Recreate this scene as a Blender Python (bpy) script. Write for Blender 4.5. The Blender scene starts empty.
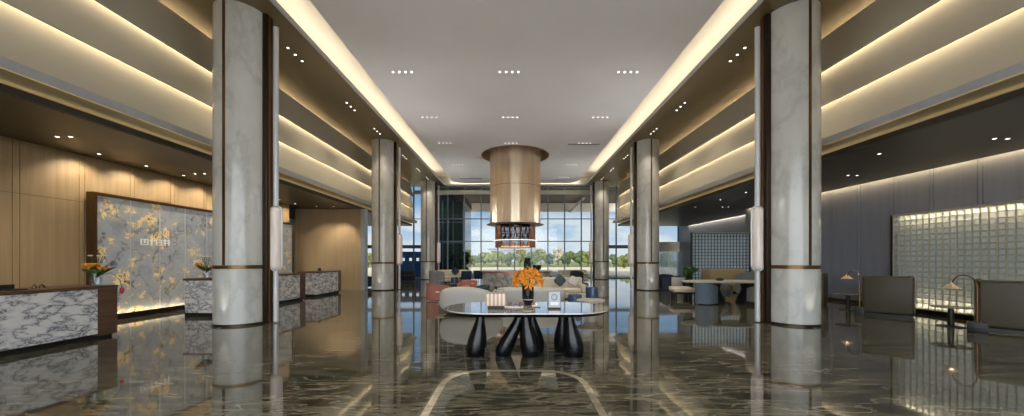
import bpy, bmesh, math, random
from mathutils import Vector, Matrix, noise as mnoise
random.seed(7)
PI = math.pi
scn = bpy.context.scene
COL = scn.collection

# ------------------------------------------------------------------ helpers
def lin(r, g, b):
    def f(c):
        c /= 255.0
        return c / 12.92 if c <= 0.04045 else ((c + 0.055) / 1.055) ** 2.4
    return (f(r), f(g), f(b), 1.0)

def new_mat(name):
    m = bpy.data.materials.new(name)
    m.use_nodes = True
    nt = m.node_tree
    nt.nodes.clear()
    out = nt.nodes.new('ShaderNodeOutputMaterial')
    return m, nt, out

def N(nt, t, **kw):
    n = nt.nodes.new(t)
    for k, v in kw.items():
        if k.startswith('i_'):
            n.inputs[k[2:].replace('_', ' ')].default_value = v
        else:
            setattr(n, k, v)
    return n

def L(nt, a, b):
    nt.links.new(a, b)

def coords(nt, scale=(1, 1, 1)):
    tc = N(nt, 'ShaderNodeTexCoord')
    mp = N(nt, 'ShaderNodeMapping')
    mp.inputs['Scale'].default_value = scale
    L(nt, tc.outputs['Object'], mp.inputs['Vector'])
    return mp.outputs['Vector']

def ramp(nt, fac, stops):
    r = N(nt, 'ShaderNodeValToRGB')
    el = r.color_ramp.elements
    while len(el) < len(stops):
        el.new(0.5)
    for e, (p, c) in zip(el, stops):
        e.position = p
        e.color = c if len(c) == 4 else (*c, 1)
    L(nt, fac, r.inputs['Fac'])
    return r.outputs['Color']

def pmat(name, c, rough=0.5, metal=0.0, var=0.12, scale=(6, 6, 6), bump=0.0, spec=0.5, coat=0.0,
         emit=None, estr=0.0, detail=4.0, c2=None):
    """plain surface with a little procedural mottling"""
    m, nt, out = new_mat(name)
    b = N(nt, 'ShaderNodeBsdfPrincipled')
    v = coords(nt, scale)
    nz = N(nt, 'ShaderNodeTexNoise', i_Scale=1.0, i_Detail=detail)
    L(nt, v, nz.inputs['Vector'])
    c0 = tuple(max(0, x * (1 - var)) for x in c[:3])
    c1 = tuple(min(1, x * (1 + var)) for x in (c2 or c)[:3])
    col = ramp(nt, nz.outputs['Fac'], [(0.3, c0), (0.7, c1)])
    L(nt, col, b.inputs['Base Color'])
    b.inputs['Roughness'].default_value = rough
    b.inputs['Metallic'].default_value = metal
    b.inputs['Specular IOR Level'].default_value = spec
    b.inputs['Coat Weight'].default_value = coat
    b.inputs['Coat Roughness'].default_value = 0.05
    if emit:
        b.inputs['Emission Color'].default_value = emit
        b.inputs['Emission Strength'].default_value = estr
    if bump:
        bp = N(nt, 'ShaderNodeBump', i_Strength=bump, i_Distance=0.01)
        L(nt, nz.outputs['Fac'], bp.inputs['Height'])
        L(nt, bp.outputs['Normal'], b.inputs['Normal'])
    L(nt, b.outputs[0], out.inputs[0])
    return m

def wood_mat(name, c0, c1, rough=0.45, axis='z'):
    m, nt, out = new_mat(name)
    b = N(nt, 'ShaderNodeBsdfPrincipled')
    sc = {'z': (14, 14, 0.5), 'x': (0.5, 14, 14), 'y': (14, 0.5, 14)}[axis]
    v = coords(nt, sc)
    nz = N(nt, 'ShaderNodeTexNoise', i_Scale=1.0, i_Detail=6.0, i_Roughness=0.6)
    L(nt, v, nz.inputs['Vector'])
    L(nt, ramp(nt, nz.outputs['Fac'], [(0.25, c0), (0.75, c1)]), b.inputs['Base Color'])
    b.inputs['Roughness'].default_value = rough
    L(nt, b.outputs[0], out.inputs[0])
    return m

def marble_mat(name, base, vein, scale, rough=0.15, width=0.06, stretch=(1, 1, 1), coat=0.0, soft=None, amount=1.0, coat_ior=1.5):
    m, nt, out = new_mat(name)
    b = N(nt, 'ShaderNodeBsdfPrincipled')
    v = coords(nt, stretch)
    w = N(nt, 'ShaderNodeTexNoise', i_Scale=scale * 0.6, i_Detail=5.0)
    L(nt, v, w.inputs['Vector'])
    mx = N(nt, 'ShaderNodeMixRGB', blend_type='ADD', i_Fac=0.35)
    L(nt, v, mx.inputs['Color1'])
    L(nt, w.outputs['Color'], mx.inputs['Color2'])
    n2 = N(nt, 'ShaderNodeTexNoise', i_Scale=scale, i_Detail=7.0, i_Roughness=0.6)
    L(nt, mx.outputs[0], n2.inputs['Vector'])
    mid = soft or tuple((a * 0.75 + c * 0.25) for a, c in zip(base, vein))
    vv = tuple(a * (1 - amount) + c * amount for a, c in zip(base, vein))
    col = ramp(nt, n2.outputs['Fac'], [(0.5 - width * 3, base), (0.5 - width, mid), (0.5, vv), (0.5 + width * 0.7, mid), (0.5 + width * 4, base)])
    L(nt, col, b.inputs['Base Color'])
    b.inputs['Roughness'].default_value = rough
    b.inputs['Coat Weight'].default_value = coat
    b.inputs['Coat Roughness'].default_value = 0.02
    b.inputs['Coat IOR'].default_value = coat_ior
    L(nt, b.outputs[0], out.inputs[0])
    return m

def emit_mat(name, c, s, var=0.05):
    m, nt, out = new_mat(name)
    e = N(nt, 'ShaderNodeEmission', i_Strength=s)
    nz = N(nt, 'ShaderNodeTexNoise', i_Scale=3.0)
    L(nt, coords(nt), nz.inputs['Vector'])
    L(nt, ramp(nt, nz.outputs['Fac'], [(0.3, tuple(x * (1 - var) for x in c[:3])), (0.7, c)]), e.inputs['Color'])
    L(nt, e.outputs[0], out.inputs[0])
    return m

def glass_mat(name, tint=(0.93, 0.97, 1.0, 1), refl=0.08, rough=0.0, gl=(1, 1, 1, 1)):
    m, nt, out = new_mat(name)
    t = N(nt, 'ShaderNodeBsdfTransparent')
    nz = N(nt, 'ShaderNodeTexNoise', i_Scale=0.6)
    L(nt, coords(nt), nz.inputs['Vector'])
    L(nt, ramp(nt, nz.outputs['Fac'], [(0.2, tuple(x * 0.99 for x in tint[:3])), (0.8, tint)]), t.inputs['Color'])
    g = N(nt, 'ShaderNodeBsdfGlossy', i_Roughness=rough)
    g.inputs['Color'].default_value = gl
    mx = N(nt, 'ShaderNodeMixShader', i_Fac=refl)
    L(nt, t.outputs[0], mx.inputs[1])
    L(nt, g.outputs[0], mx.inputs[2])
    L(nt, mx.outputs[0], out.inputs[0])
    return m

class MB:
    """collects shapes into one mesh"""
    def __init__(s):
        s.bm = bmesh.new()
    def _new(s, fn):
        return fn
    def box(s, x0, y0, z0, x1, y1, z1, bev=0.0, seg=2, rot=0.0, M=None):
        vs = [s.bm.verts.new((x, y, z)) for x in (x0, x1) for y in (y0, y1) for z in (z0, z1)]
        idx = [(0, 1, 3, 2), (4, 6, 7, 5), (0, 4, 5, 1), (2, 3, 7, 6), (0, 2, 6, 4), (1, 5, 7, 3)]
        fs = [s.bm.faces.new([vs[i] for i in f]) for f in idx]
        es = list({e for f in fs for e in f.edges})
        if bev > 0:
            r = bmesh.ops.bevel(s.bm, geom=es, offset=bev, segments=seg, profile=0.5, affect='EDGES')
            vs = list({v for v in vs if v.is_valid} | {v for f in r['faces'] for v in f.verts})
        if rot:
            c = Vector(((x0 + x1) / 2, (y0 + y1) / 2, 0))
            bmesh.ops.rotate(s.bm, verts=vs, cent=c, matrix=Matrix.Rotation(rot, 3, 'Z'))
        if M is not None:
            bmesh.ops.transform(s.bm, matrix=M, verts=vs)
        return s
    def poly(s, pts, z0, z1):
        """extruded outline in XY"""
        n = len(pts)
        a = [s.bm.verts.new((x, y, z0)) for x, y in pts]
        b = [s.bm.verts.new((x, y, z1)) for x, y in pts]
        s.bm.faces.new(a[::-1]); s.bm.faces.new(b)
        for i in range(n):
            s.bm.faces.new((a[i], a[(i + 1) % n], b[(i + 1) % n], b[i]))
        return s
    def polyY(s, pts, y0, y1):
        """outline in XZ extruded along Y"""
        n = len(pts)
        a = [s.bm.verts.new((x, y0, z)) for x, z in pts]
        b = [s.bm.verts.new((x, y1, z)) for x, z in pts]
        s.bm.faces.new(a); s.bm.faces.new(b[::-1])
        for i in range(n):
            s.bm.faces.new((a[i], b[i], b[(i + 1) % n], a[(i + 1) % n]))
        return s
    def lathe(s, prof, cx=0, cy=0, seg=32, closed=False, sx=1, sy=1, a0=0, a1=2 * PI):
        full = abs(a1 - a0 - 2 * PI) < 1e-6
        n = seg if full else seg + 1
        rings = []
        for r, z in prof:
            if r < 1e-5:
                rings.append([s.bm.verts.new((cx, cy, z))])
            else:
                rings.append([s.bm.verts.new((cx + sx * r * math.cos(a0 + (a1 - a0) * i / seg), cy + sy * r * math.sin(a0 + (a1 - a0) * i / seg), z)) for i in range(n)])
        pairs = list(zip(rings, rings[1:]))
        if closed:
            pairs.append((rings[-1], rings[0]))
        for A, B in pairs:
            m = seg
            for i in range(m):
                j = (i + 1) % n
                if len(A) == 1 and len(B) == 1:
                    continue
                if len(A) == 1:
                    s.bm.faces.new((A[0], B[j], B[i]))
                elif len(B) == 1:
                    s.bm.faces.new((A[i], A[j], B[0]))
                else:
                    s.bm.faces.new((A[i], A[j], B[j], B[i]))
        return s
    def tube(s, pts, r, seg=8, caps=True):
        pts = [Vector(p) for p in pts]
        rs = r if isinstance(r, (list, tuple)) else [r] * len(pts)
        rings = []
        up = Vector((0, 0, 1))
        prev = None
        for i, p in enumerate(pts):
            d = (pts[min(i + 1, len(pts) - 1)] - pts[max(i - 1, 0)]).normalized()
            a = prev
            if a is None:
                a = d.cross(up)
                if a.length < 1e-3:
                    a = d.cross(Vector((0, 1, 0)))
            a = (a - d * a.dot(d)).normalized()
            prev = a
            b = d.cross(a)
            rings.append([s.bm.verts.new(p + (a * math.cos(2 * PI * k / seg) + b * math.sin(2 * PI * k / seg)) * rs[i]) for k in range(seg)])
        for A, B in zip(rings, rings[1:]):
            for k in range(seg):
                s.bm.faces.new((A[k], A[(k + 1) % seg], B[(k + 1) % seg], B[k]))
        if caps:
            s.bm.faces.new(rings[0][::-1]); s.bm.faces.new(rings[-1])
        return s
    def blob(s, cx, cy, cz, lx, ly, lz, e1=0.5, e2=0.5, rot=0.0, bend=0.0, taper=0.0, nu=20, nv=12, flat=False, M=None):
        """soft super-ellipsoid cushion; bend curves it in plan, taper lowers one end"""
        def sp(c, e):
            return math.copysign(abs(c) ** e, c)
        rows = []
        for j in range(nv + 1):
            ph = -PI / 2 + PI * j / nv
            row = []
            for i in range(nu):
                th = 2 * PI * i / nu
                x = sp(math.cos(ph), e1) * sp(math.cos(th), e2)
                y = sp(math.cos(ph), e1) * sp(math.sin(th), e2)
                z = sp(math.sin(ph), e1)
                zz = z * lz / 2
                if taper:
                    zz = -lz / 2 + (zz + lz / 2) * (1 - taper * max(0, x) ** 1.5)
                X, Y = x * lx / 2, y * ly / 2 + bend * x * x
                p = Vector((cx + X * math.cos(rot) - Y * math.sin(rot), cy + X * math.sin(rot) + Y * math.cos(rot), cz + zz))
                if M is not None:
                    p = M @ p
                row.append(p)
            rows.append(row)
        vr = []
        for j, row in enumerate(rows):
            if j in (0, nv):
                c = sum(row, Vector()) / len(row)
                vr.append([s.bm.verts.new(c)])
            else:
                vr.append([s.bm.verts.new(p) for p in row])
        for A, B in zip(vr, vr[1:]):
            for i in range(nu):
                j = (i + 1) % nu
                if len(A) == 1:
                    s.bm.faces.new((A[0], B[j], B[i]))
                elif len(B) == 1:
                    s.bm.faces.new((A[i], A[j], B[0]))
                else:
                    s.bm.faces.new((A[i], A[j], B[j], B[i]))
        return s
    def build(s, name, mat, parent=None, smooth=True, loc=None):
        bm = s.bm
        bmesh.ops.recalc_face_normals(bm, faces=bm.faces)
        me = bpy.data.meshes.new(name)
        if smooth:
            for f in bm.faces:
                f.smooth = True
            for e in bm.edges:
                if len(e.link_faces) == 2 and e.calc_face_angle(0) > math.radians(35):
                    e.smooth = False
        bm.to_mesh(me); bm.free()
        me.materials.append(mat)
        o = bpy.data.objects.new(name, me)
        COL.objects.link(o)
        if parent is not None:
            o.parent = parent
        if loc is not None:
            o.location = loc
        return o

def tag(o, label, cat, group=None):
    o['label'] = label
    o['category'] = cat
    if group:
        o['group'] = group
    return o

def empty(name, label, cat, loc=(0, 0, 0), rz=0.0, group=None):
    o = bpy.data.objects.new(name, None)
    o.empty_display_size = 0.2
    COL.objects.link(o)
    o.location = loc
    o.rotation_euler = (0, 0, rz)
    return tag(o, label, cat, group)

def struct(o):
    o['kind'] = 'structure'
    return o

def copy_tree(src, loc=None, rz=None, label=None, group=None, parent=None):
    c = src.copy()
    COL.objects.link(c)
    if parent is not None:
        c.parent = parent
    if loc is not None:
        c.location = loc
    if rz is not None:
        c.rotation_euler = (0, 0, rz)
    if label:
        c['label'] = label
    if group:
        c['group'] = group
    for ch in src.children:
        copy_tree(ch, parent=c)
    return c

def area(name, loc, sx, sy, power, color, rot=(0, 0, 0), spread=180):
    l = bpy.data.lights.new(name, 'AREA')
    l.shape = 'RECTANGLE'; l.size = sx; l.size_y = sy
    l.energy = power; l.color = color[:3]; l.spread = math.radians(spread)
    o = bpy.data.objects.new(name, l)
    o.location = loc; o.rotation_euler = rot
    COL.objects.link(o)
    return o

def spot(name, loc, power, color, angle=70, blend=0.6, rot=(0, 0, 0), radius=0.04):
    l = bpy.data.lights.new(name, 'SPOT')
    l.energy = power; l.color = color[:3]; l.spot_size = math.radians(angle); l.spot_blend = blend
    l.shadow_soft_size = radius
    o = bpy.data.objects.new(name, l)
    o.location = loc; o.rotation_euler = rot
    COL.objects.link(o)
    return o

# ------------------------------------------------------------------ camera
F, VX, VY = 350.0, 514.0, 259.3
CAMZ = 1.5
cam = bpy.data.cameras.new('camera')
cam.sensor_width = 36.0
cam.lens = F / 1024 * 36.0
cam.shift_x = (512 - VX) / 1024
cam.shift_y = (VY - 208) / 1024
cam.clip_end = 1000
co = bpy.data.objects.new('camera', cam)
co.location = (0, 0, CAMZ)
co.rotation_euler = (PI / 2, 0, 0)
COL.objects.link(co)
scn.camera = co
scn.view_settings.view_transform = 'Standard'
scn.view_settings.look = 'None'
scn.view_settings.gamma = 1
scn.view_settings.use_curve_mapping = False
scn.view_settings.exposure = 0.0
scn.cycles.use_denoising = True
scn.cycles.max_bounces = 10
scn.cycles.diffuse_bounces = 5
scn.cycles.glossy_bounces = 5
scn.cycles.transparent_max_bounces = 24
scn.cycles.sample_clamp_indirect = 6.0
scn.cycles.caustics_reflective = False
scn.cycles.caustics_refractive = False

# ------------------------------------------------------------------ dimensions
HX = 0.065            # middle of the hall
YB = -7.0             # wall behind the camera
YG = 27.6             # glass front
ZS = 7.26             # soffit / ceiling
ZG = 3.97             # side gallery ceiling
WARM = (1.0, 0.85, 0.62)
WARM2 = (1.0, 0.84, 0.60)
CREAM = (1.0, 0.90, 0.72)

# ------------------------------------------------------------------ materials
M = {}
M['ceiling'] = pmat('ceiling_paint', lin(240, 239, 240), 0.85, var=0.03, scale=(0.4, 0.4, 0.4))
M['cove'] = pmat('cove_paint', lin(236, 230, 218), 0.8, var=0.03, scale=(0.5, 0.5, 0.5))
M['soffit'] = pmat('soffit_paint', lin(122, 106, 74), 0.36, var=0.06, scale=(0.5, 0.5, 0.5), spec=0.6)
M['gallery_ceiling'] = pmat('gallery_ceiling_paint', lin(74, 65, 44), 0.42, var=0.08, scale=(0.5, 0.5, 0.5), spec=0.6)
M['fascia'] = pmat('fascia_plaster', lin(176, 168, 150), 0.6, var=0.04, scale=(0.7, 0.25, 0.7))
M['lip'] = pmat('edge_metal', lin(170, 172, 176), 0.35, metal=0.3, var=0.05)
M['beige_trim'] = pmat('beige_trim_paint', lin(232, 212, 166), 0.5, var=0.05)
M['dark_recess'] = pmat('dark_recess_paint', lin(48, 44, 36), 0.4, var=0.1)
M['wood_wall'] = wood_mat('oak_wall_panel', lin(162, 136, 100), lin(186, 158, 118), 0.45)
M['wood_wall_x'] = wood_mat('oak_curved_panel', lin(166, 142, 108), lin(186, 160, 124), 0.42)
M['grey_wall'] = pmat('grey_wall_panel', lin(130, 134, 148), 0.4, var=0.07, scale=(10, 10, 0.5))
M['white_wall'] = pmat('off_white_plaster', lin(205, 204, 200), 0.7, var=0.04)
M['column'] = marble_mat('column_marble', lin(205, 204, 199), lin(164, 163, 159), 0.9, 0.16, 0.05, (1.0, 1.0, 0.55), amount=0.6)
M['bronze'] = pmat('bronze_metal', lin(104, 78, 50), 0.32, metal=0.85, var=0.12, scale=(20, 20, 1))
M['gold_strip'] = pmat('antique_gold_strip', lin(140, 100, 58), 0.4, metal=0.7, var=0.1, scale=(10, 10, 1))
M['dark_bronze'] = pmat('dark_bronze_metal', lin(58, 46, 36), 0.35, metal=0.7, var=0.15, scale=(8, 8, 1))
M['copper'] = pmat('copper_metal', lin(176, 104, 62), 0.3, metal=0.9, var=0.12, scale=(10, 10, 1))
M['silver'] = pmat('brushed_silver', lin(205, 205, 208), 0.4, metal=0.25, var=0.05, scale=(20, 20, 1))
M['white_marble'] = marble_mat('white_arabescato_marble', lin(232, 230, 228), lin(92, 94, 102), 3.3, 0.12, 0.028, (1, 0.8, 1.7), soft=lin(196, 196, 200))
M['counter_wood'] = wood_mat('walnut_counter', lin(78, 54, 38), lin(104, 74, 52), 0.35, 'y')
M['black'] = pmat('black_lacquer', lin(15, 15, 17), 0.25, var=0.2, coat=0.1, spec=0.35)
M['black_soft'] = pmat('black_powder_coat', lin(26, 25, 24), 0.5, var=0.2)
M['smoked'] = glass_mat('smoked_glass', (0.74, 0.75, 0.77, 1), 0.02, 0.2)
M['glass'] = glass_mat('facade_glass', (0.92, 0.96, 0.98, 1), 0.012)
M['clear'] = glass_mat('clear_glass', (0.95, 0.97, 0.97, 1), 0.035, 0.02)
M['mullion'] = pmat('mullion_grey', lin(116, 134, 148), 0.4, metal=0.3, var=0.1)
M['cream_fabric'] = pmat('cream_boucle', lin(192, 190, 186), 0.9, var=0.06, scale=(40, 40, 40), bump=0.15)
M['beige_fabric'] = pmat('beige_linen', lin(204, 194, 176), 0.9, var=0.06, scale=(40, 40, 40), bump=0.15)
M['coral'] = pmat('coral_velvet', lin(172, 110, 98), 0.85, var=0.1, scale=(25, 25, 25), bump=0.1)
M['navy'] = pmat('navy_fabric', lin(46, 58, 78), 0.85, var=0.15, scale=(30, 30, 30), bump=0.1)
M['slate'] = pmat('slate_blue_fabric', lin(104, 120, 138), 0.85, var=0.1, scale=(30, 30, 30), bump=0.1)
M['grey_fabric'] = pmat('grey_fabric', lin(132, 132, 134), 0.9, var=0.1, scale=(30, 30, 30), bump=0.1)
M['teal'] = pmat('dark_teal_fabric', lin(58, 80, 88), 0.85, var=0.12, scale=(30, 30, 30), bump=0.1)
M['blue_ceramic'] = pmat('blue_glazed_ceramic', lin(64, 92, 124), 0.25, var=0.25, scale=(20, 20, 2), coat=0.4)
M['olive_leather'] = pmat('olive_leather', lin(68, 60, 42), 0.5, var=0.06, scale=(12, 12, 12), bump=0.05)
M['tan_leather'] = pmat('tan_leather', lin(176, 156, 112), 0.5, var=0.06, scale=(12, 12, 12), bump=0.05)
M['table_stone'] = marble_mat('table_top_stone', lin(236, 231, 222), lin(186, 178, 166), 1.6, 0.04, 0.08, coat=1.0, coat_ior=2.0, amount=0.5)
M['pale_stone'] = marble_mat('pale_stone', lin(214, 206, 192), lin(160, 150, 138), 2.0, 0.3, 0.06, amount=0.6)
M['leaf'] = pmat('plant_leaf', lin(52, 84, 40), 0.5, var=0.35, scale=(18, 18, 18))
M['orange'] = pmat('orange_petal', lin(238, 140, 28), 0.5, var=0.22, scale=(30, 30, 30), c2=lin(250, 160, 40))
M['red'] = pmat('red_petal', lin(190, 34, 34), 0.5, var=0.2)
M['cream_petal'] = pmat('cream_petal', lin(230, 222, 190), 0.5, var=0.1)
M['downlight'] = emit_mat('downlight_lens', (1.0, 0.95, 0.86, 1), 7.0)

def floor_material():
    m, nt, out = new_mat('polished_grey_marble_floor')
    b = N(nt, 'ShaderNodeBsdfPrincipled')
    v = coords(nt, (0.7, 3.4, 1))
    w = N(nt, 'ShaderNodeTexNoise', i_Scale=0.55, i_Detail=4.0)
    L(nt, v, w.inputs['Vector'])
    mx = N(nt, 'ShaderNodeMixRGB', blend_type='ADD', i_Fac=0.9)
    L(nt, v, mx.inputs['Color1']); L(nt, w.outputs['Color'], mx.inputs['Color2'])
    a = N(nt, 'ShaderNodeTexNoise', i_Scale=1.3, i_Detail=9.0, i_Roughness=0.62)
    L(nt, mx.outputs[0], a.inputs['Vector'])
    c = ramp(nt, a.outputs['Fac'], [(0.28, lin(34, 34, 28)), (0.42, lin(68, 67, 56)), (0.5, lin(106, 103, 89)), (0.58, lin(50, 49, 40)), (0.74, lin(138, 134, 117))])
    n2 = N(nt, 'ShaderNodeTexNoise', i_Scale=0.9, i_Detail=8.0, i_Roughness=0.55)
    L(nt, mx.outputs[0], n2.inputs['Vector'])
    vein = ramp(nt, n2.outputs['Fac'], [(0.485, (0, 0, 0)), (0.5, (1, 1, 1)), (0.515, (0, 0, 0))])
    m2 = N(nt, 'ShaderNodeMixRGB', blend_type='MIX')
    mul = N(nt, 'ShaderNodeMath', operation='MULTIPLY')
    mul.inputs[1].default_value = 0.55
    L(nt, vein, mul.inputs[0])
    L(nt, mul.outputs[0], m2.inputs['Fac'])
    L(nt, c, m2.inputs['Color1'])
    m2.inputs['Color2'].default_value = lin(170, 158, 140)
    L(nt, m2.outputs[0], b.inputs['Base Color'])
    b.inputs['Roughness'].default_value = 0.05
    b.inputs['IOR'].default_value = 1.5
    b.inputs['Coat Weight'].default_value = 0.25
    b.inputs['Coat Roughness'].default_value = 0.02
    b.inputs['Coat IOR'].default_value = 1.6
    L(nt, b.outputs[0], out.inputs[0])
    return m
M['floor'] = floor_material()

def onyx_material():
    m, nt, out = new_mat('backlit_onyx')
    v = coords(nt, (1, 1, 1))
    w = N(nt, 'ShaderNodeTexNoise', i_Scale=1.4, i_Detail=5.0)
    L(nt, v, w.inputs['Vector'])
    mx = N(nt, 'ShaderNodeMixRGB', blend_type='ADD', i_Fac=0.55)
    L(nt, v, mx.inputs['Color1']); L(nt, w.outputs['Color'], mx.inputs['Color2'])
    a = N(nt, 'ShaderNodeTexNoise', i_Scale=2.3, i_Detail=9.0, i_Roughness=0.66)
    L(nt, mx.outputs[0], a.inputs['Vector'])
    base = ramp(nt, a.outputs['Fac'], [(0.25, lin(118, 121, 126)), (0.45, lin(146, 148, 150)), (0.56, lin(156, 154, 148)), (0.578, lin(200, 172, 116)), (0.61, lin(226, 208, 164)), (0.645, lin(166, 128, 80)), (0.675, lin(84, 60, 42))])
    n3 = N(nt, 'ShaderNodeTexNoise', i_Scale=2.6, i_Detail=6.0)
    L(nt, mx.outputs[0], n3.inputs['Vector'])
    dark = ramp(nt, n3.outputs['Fac'], [(0.40, (1, 1, 1)), (0.62, (1, 1, 1)), (0.70, (0.25, 0.2, 0.18))])
    mul = N(nt, 'ShaderNodeMixRGB', blend_type='MULTIPLY', i_Fac=0.9)
    L(nt, base, mul.inputs['Color1']); L(nt, dark, mul.inputs['Color2'])
    n4 = N(nt, 'ShaderNodeTexNoise', i_Scale=1.1, i_Detail=6.0, i_Roughness=0.5)
    L(nt, mx.outputs[0], n4.inputs['Vector'])
    line = ramp(nt, n4.outputs['Fac'], [(0.485, (1, 1, 1)), (0.5, (0.45, 0.38, 0.32)), (0.515, (1, 1, 1))])
    ml = N(nt, 'ShaderNodeMixRGB', blend_type='MULTIPLY', i_Fac=0.7)
    L(nt, mul.outputs[0], ml.inputs['Color1']); L(nt, line, ml.inputs['Color2'])
    mul = ml
    b = N(nt, 'ShaderNodeBsdfPrincipled')
    L(nt, mul.outputs[0], b.inputs['Base Color'])
    b.inputs['Roughness'].default_value = 0.12
    L(nt, mul.outputs[0], b.inputs['Emission Color'])
    b.inputs['Emission Strength'].default_value = 0.30
    L(nt, b.outputs[0], out.inputs[0])
    return m
M['onyx'] = onyx_material()

# ------------------------------------------------------------------ room shell
def shell():
    struct(MB().box(-14, YB - 0.2, -0.12, 14, YG + 0.1, 0).build('floor', M['floor'], smooth=False))
    # roof slab above everything
    struct(MB().box(-14, YB - 0.2, 8.3, 14, YG + 0.4, 8.45).build('roof', M['dark_recess'], smooth=False))
    # central ceiling panel with rounded far corners
    hw, yf, r = 4.61, 26.45, 0.9
    pts = [(HX - hw, YB), (HX + hw, YB)]
    for k in range(9):
        a = k / 8 * PI / 2
        pts.append((HX + hw - r + r * math.cos(a), yf - r + r * math.sin(a)))
    for k in range(9):
        a = PI / 2 + k / 8 * PI / 2
        pts.append((HX - hw + r + r * math.cos(a), yf - r + r * math.sin(a)))
    mb = MB()
    hole = [(0.07 + 1.87 * math.cos(2 * PI * k / 64), 19.5 + 1.87 * math.sin(2 * PI * k / 64)) for k in range(64)]
    loops = {}
    for z in (ZS, ZS + 0.05):
        es = []
        for key, loop in (('o', pts), ('i', hole)):
            vs = [mb.bm.verts.new((x, y, z)) for x, y in loop]
            loops[key, z] = vs
            es += [mb.bm.edges.new((vs[i], vs[(i + 1) % len(vs)])) for i in range(len(vs))]
        bmesh.ops.triangle_fill(mb.bm, use_beauty=True, use_dissolve=False, edges=es)
    for key in 'oi':
        A, B = loops[key, ZS], loops[key, ZS + 0.05]
        for i in range(len(A)):
            mb.bm.faces.new((A[i], A[(i + 1) % len(A)], B[(i + 1) % len(A)], B[i]))
    struct(mb.build('ceiling', M['ceiling'], smooth=False))
    # the cove that runs round the panel
    struct(MB().box(HX - 6.4, YB, 8.02, HX + 6.4, YG, 8.1).build('ceiling_cove', M['cove'], smooth=False))
    for s, nm in ((-1, 'left'), (1, 'right')):
        X = lambda v: HX + s * v
        def pb(y0, y1, *pts):
            return MB().polyY([(X(a), z) for a, z in pts], y0, y1)
        # soffit plank with upstand lip
        struct(pb(YB, YG, (5.49, ZS), (8.6, ZS), (8.6, ZS + 0.05), (5.55, ZS + 0.05), (5.55, ZS + 0.13), (5.49, ZS + 0.13)).build('ceiling_soffit_' + nm, M['soffit'], smooth=False))
        o = pb(YB, YG - 0.3, (5.47, ZS - 0.02), (5.50, ZS - 0.02), (5.50, ZS + 0.12), (5.47, ZS + 0.12)).build('trim_' + ('1' if s < 0 else '2'), M['lip'], smooth=False)
        struct(o)
        # outer side of the cove recess
        struct(pb(YB, YG, (6.3, ZS + 0.05), (6.4, ZS + 0.05), (6.4, 8.02), (6.3, 8.02)).build('ceiling_cove_side_' + nm, M['cove'], smooth=False))
        # stacked fascia boards, each one tipped so its foot stands forward
        t = 0.04
        bt, bb = 7.80, 7.53
        ye = 26.0
        for n, (zt, zb) in enumerate(((7.13, 6.13), (6.48, 5.28), (5.66, 4.40))):
            struct(pb(YB, ye, (bt, zt), (bb, zb), (bb + t, zb), (bt + t, zt)).build('wall_fascia_%s_%d' % (nm, n + 1), M['fascia'], smooth=False))
        struct(pb(YB, ye - 0.05, (8.38, 4.3), (8.43, 4.3), (8.43, 7.26), (8.38, 7.26)).build('wall_fascia_back_' + nm, M['fascia'], smooth=False))
        struct(pb(ye - 0.02, ye + 0.04, (7.55, 4.3), (8.43, 4.3), (8.43, 7.26), (7.80, 7.26), (7.80, 7.13)).build('wall_fascia_end_' + nm, M['fascia'], smooth=False))
        # projecting lip below the fascia
        struct(pb(YB, ye + 0.05, (7.28, 4.215), (7.66, 4.215), (7.66, 4.41), (7.28, 4.36)).build('trim_' + ('3' if s < 0 else '4'), M['lip'], smooth=False))
        struct(pb(YB, ye + 0.03, (7.29, 4.19), (7.99, 4.19), (7.99, 4.214), (7.29, 4.214)).build('trim_' + ('5' if s < 0 else '6'), M['beige_trim'], smooth=False))
        # gallery ceiling
        wx = 10.4 if s < 0 else 11.36
        struct(pb(YB, ye + 0.05, (7.66, ZG), (wx, ZG), (wx, ZG + 0.08), (8.1, ZG + 0.08), (8.1, 4.36), (8.0, 4.36), (8.0, 4.08), (7.66, 4.08)).build('ceiling_gallery_' + nm, M['gallery_ceiling'], smooth=False))
        struct(pb(YB, ye, (7.64, ZG + 0.02), (7.655, ZG + 0.02), (7.655, 4.10), (7.64, 4.10)).build('trim_' + ('7' if s < 0 else '8'), M['dark_recess'], smooth=False))
        # floor of the plenum over the gallery
        struct(pb(YB, ye, (8.1, 4.22), (13.8, 4.22), (13.8, 4.3), (8.1, 4.3)).build('ceiling_upper_' + nm, M['dark_recess'], smooth=False))
        # LED coves, plus added fill strips on the ledge and lip
        ly, lm = ye - YB - 0.3, (ye + YB) / 2
        d = s
        area('led_cove_' + nm, (X(5.75), lm, ZS + 0.075), 0.12, ly, 170, CREAM, (PI, 0, 0))
        area('led_soffit_' + nm, (X(8.18), lm, 7.06), 0.05, ly, 2000, WARM, (PI, d * 0.9, 0))
        for q, (ya, yb) in enumerate(((YB + 0.5, 6.6), (10.0, 15.6), (18.9, 24.6))):  # unseen strips added on the ledges to brighten the central ceiling
            area('added_ledge_fill_%s_%d' % (nm, q), (X(7.44), (ya + yb) / 2, 4.47), 0.05, yb - ya, 8.5 * (yb - ya), (1, 0.98, 0.97), (0, s * 1.92, 0), 90)
        area('added_lip_fill_' + nm, (X(7.80), lm, 4.095), 0.05, ly, 9, WARM, (PI, 0, 0))  # unseen strip added to brighten the beige underside of the lip
        area('led_fascia_upper_' + nm, (X(7.66), lm, 6.37), 0.03, ly, 125, WARM, (0, d * -0.25, 0))
        area('led_fascia_lower_' + nm, (X(7.66), lm, 5.53), 0.03, ly, 160, WARM, (0, d * -0.25, 0))
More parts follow.
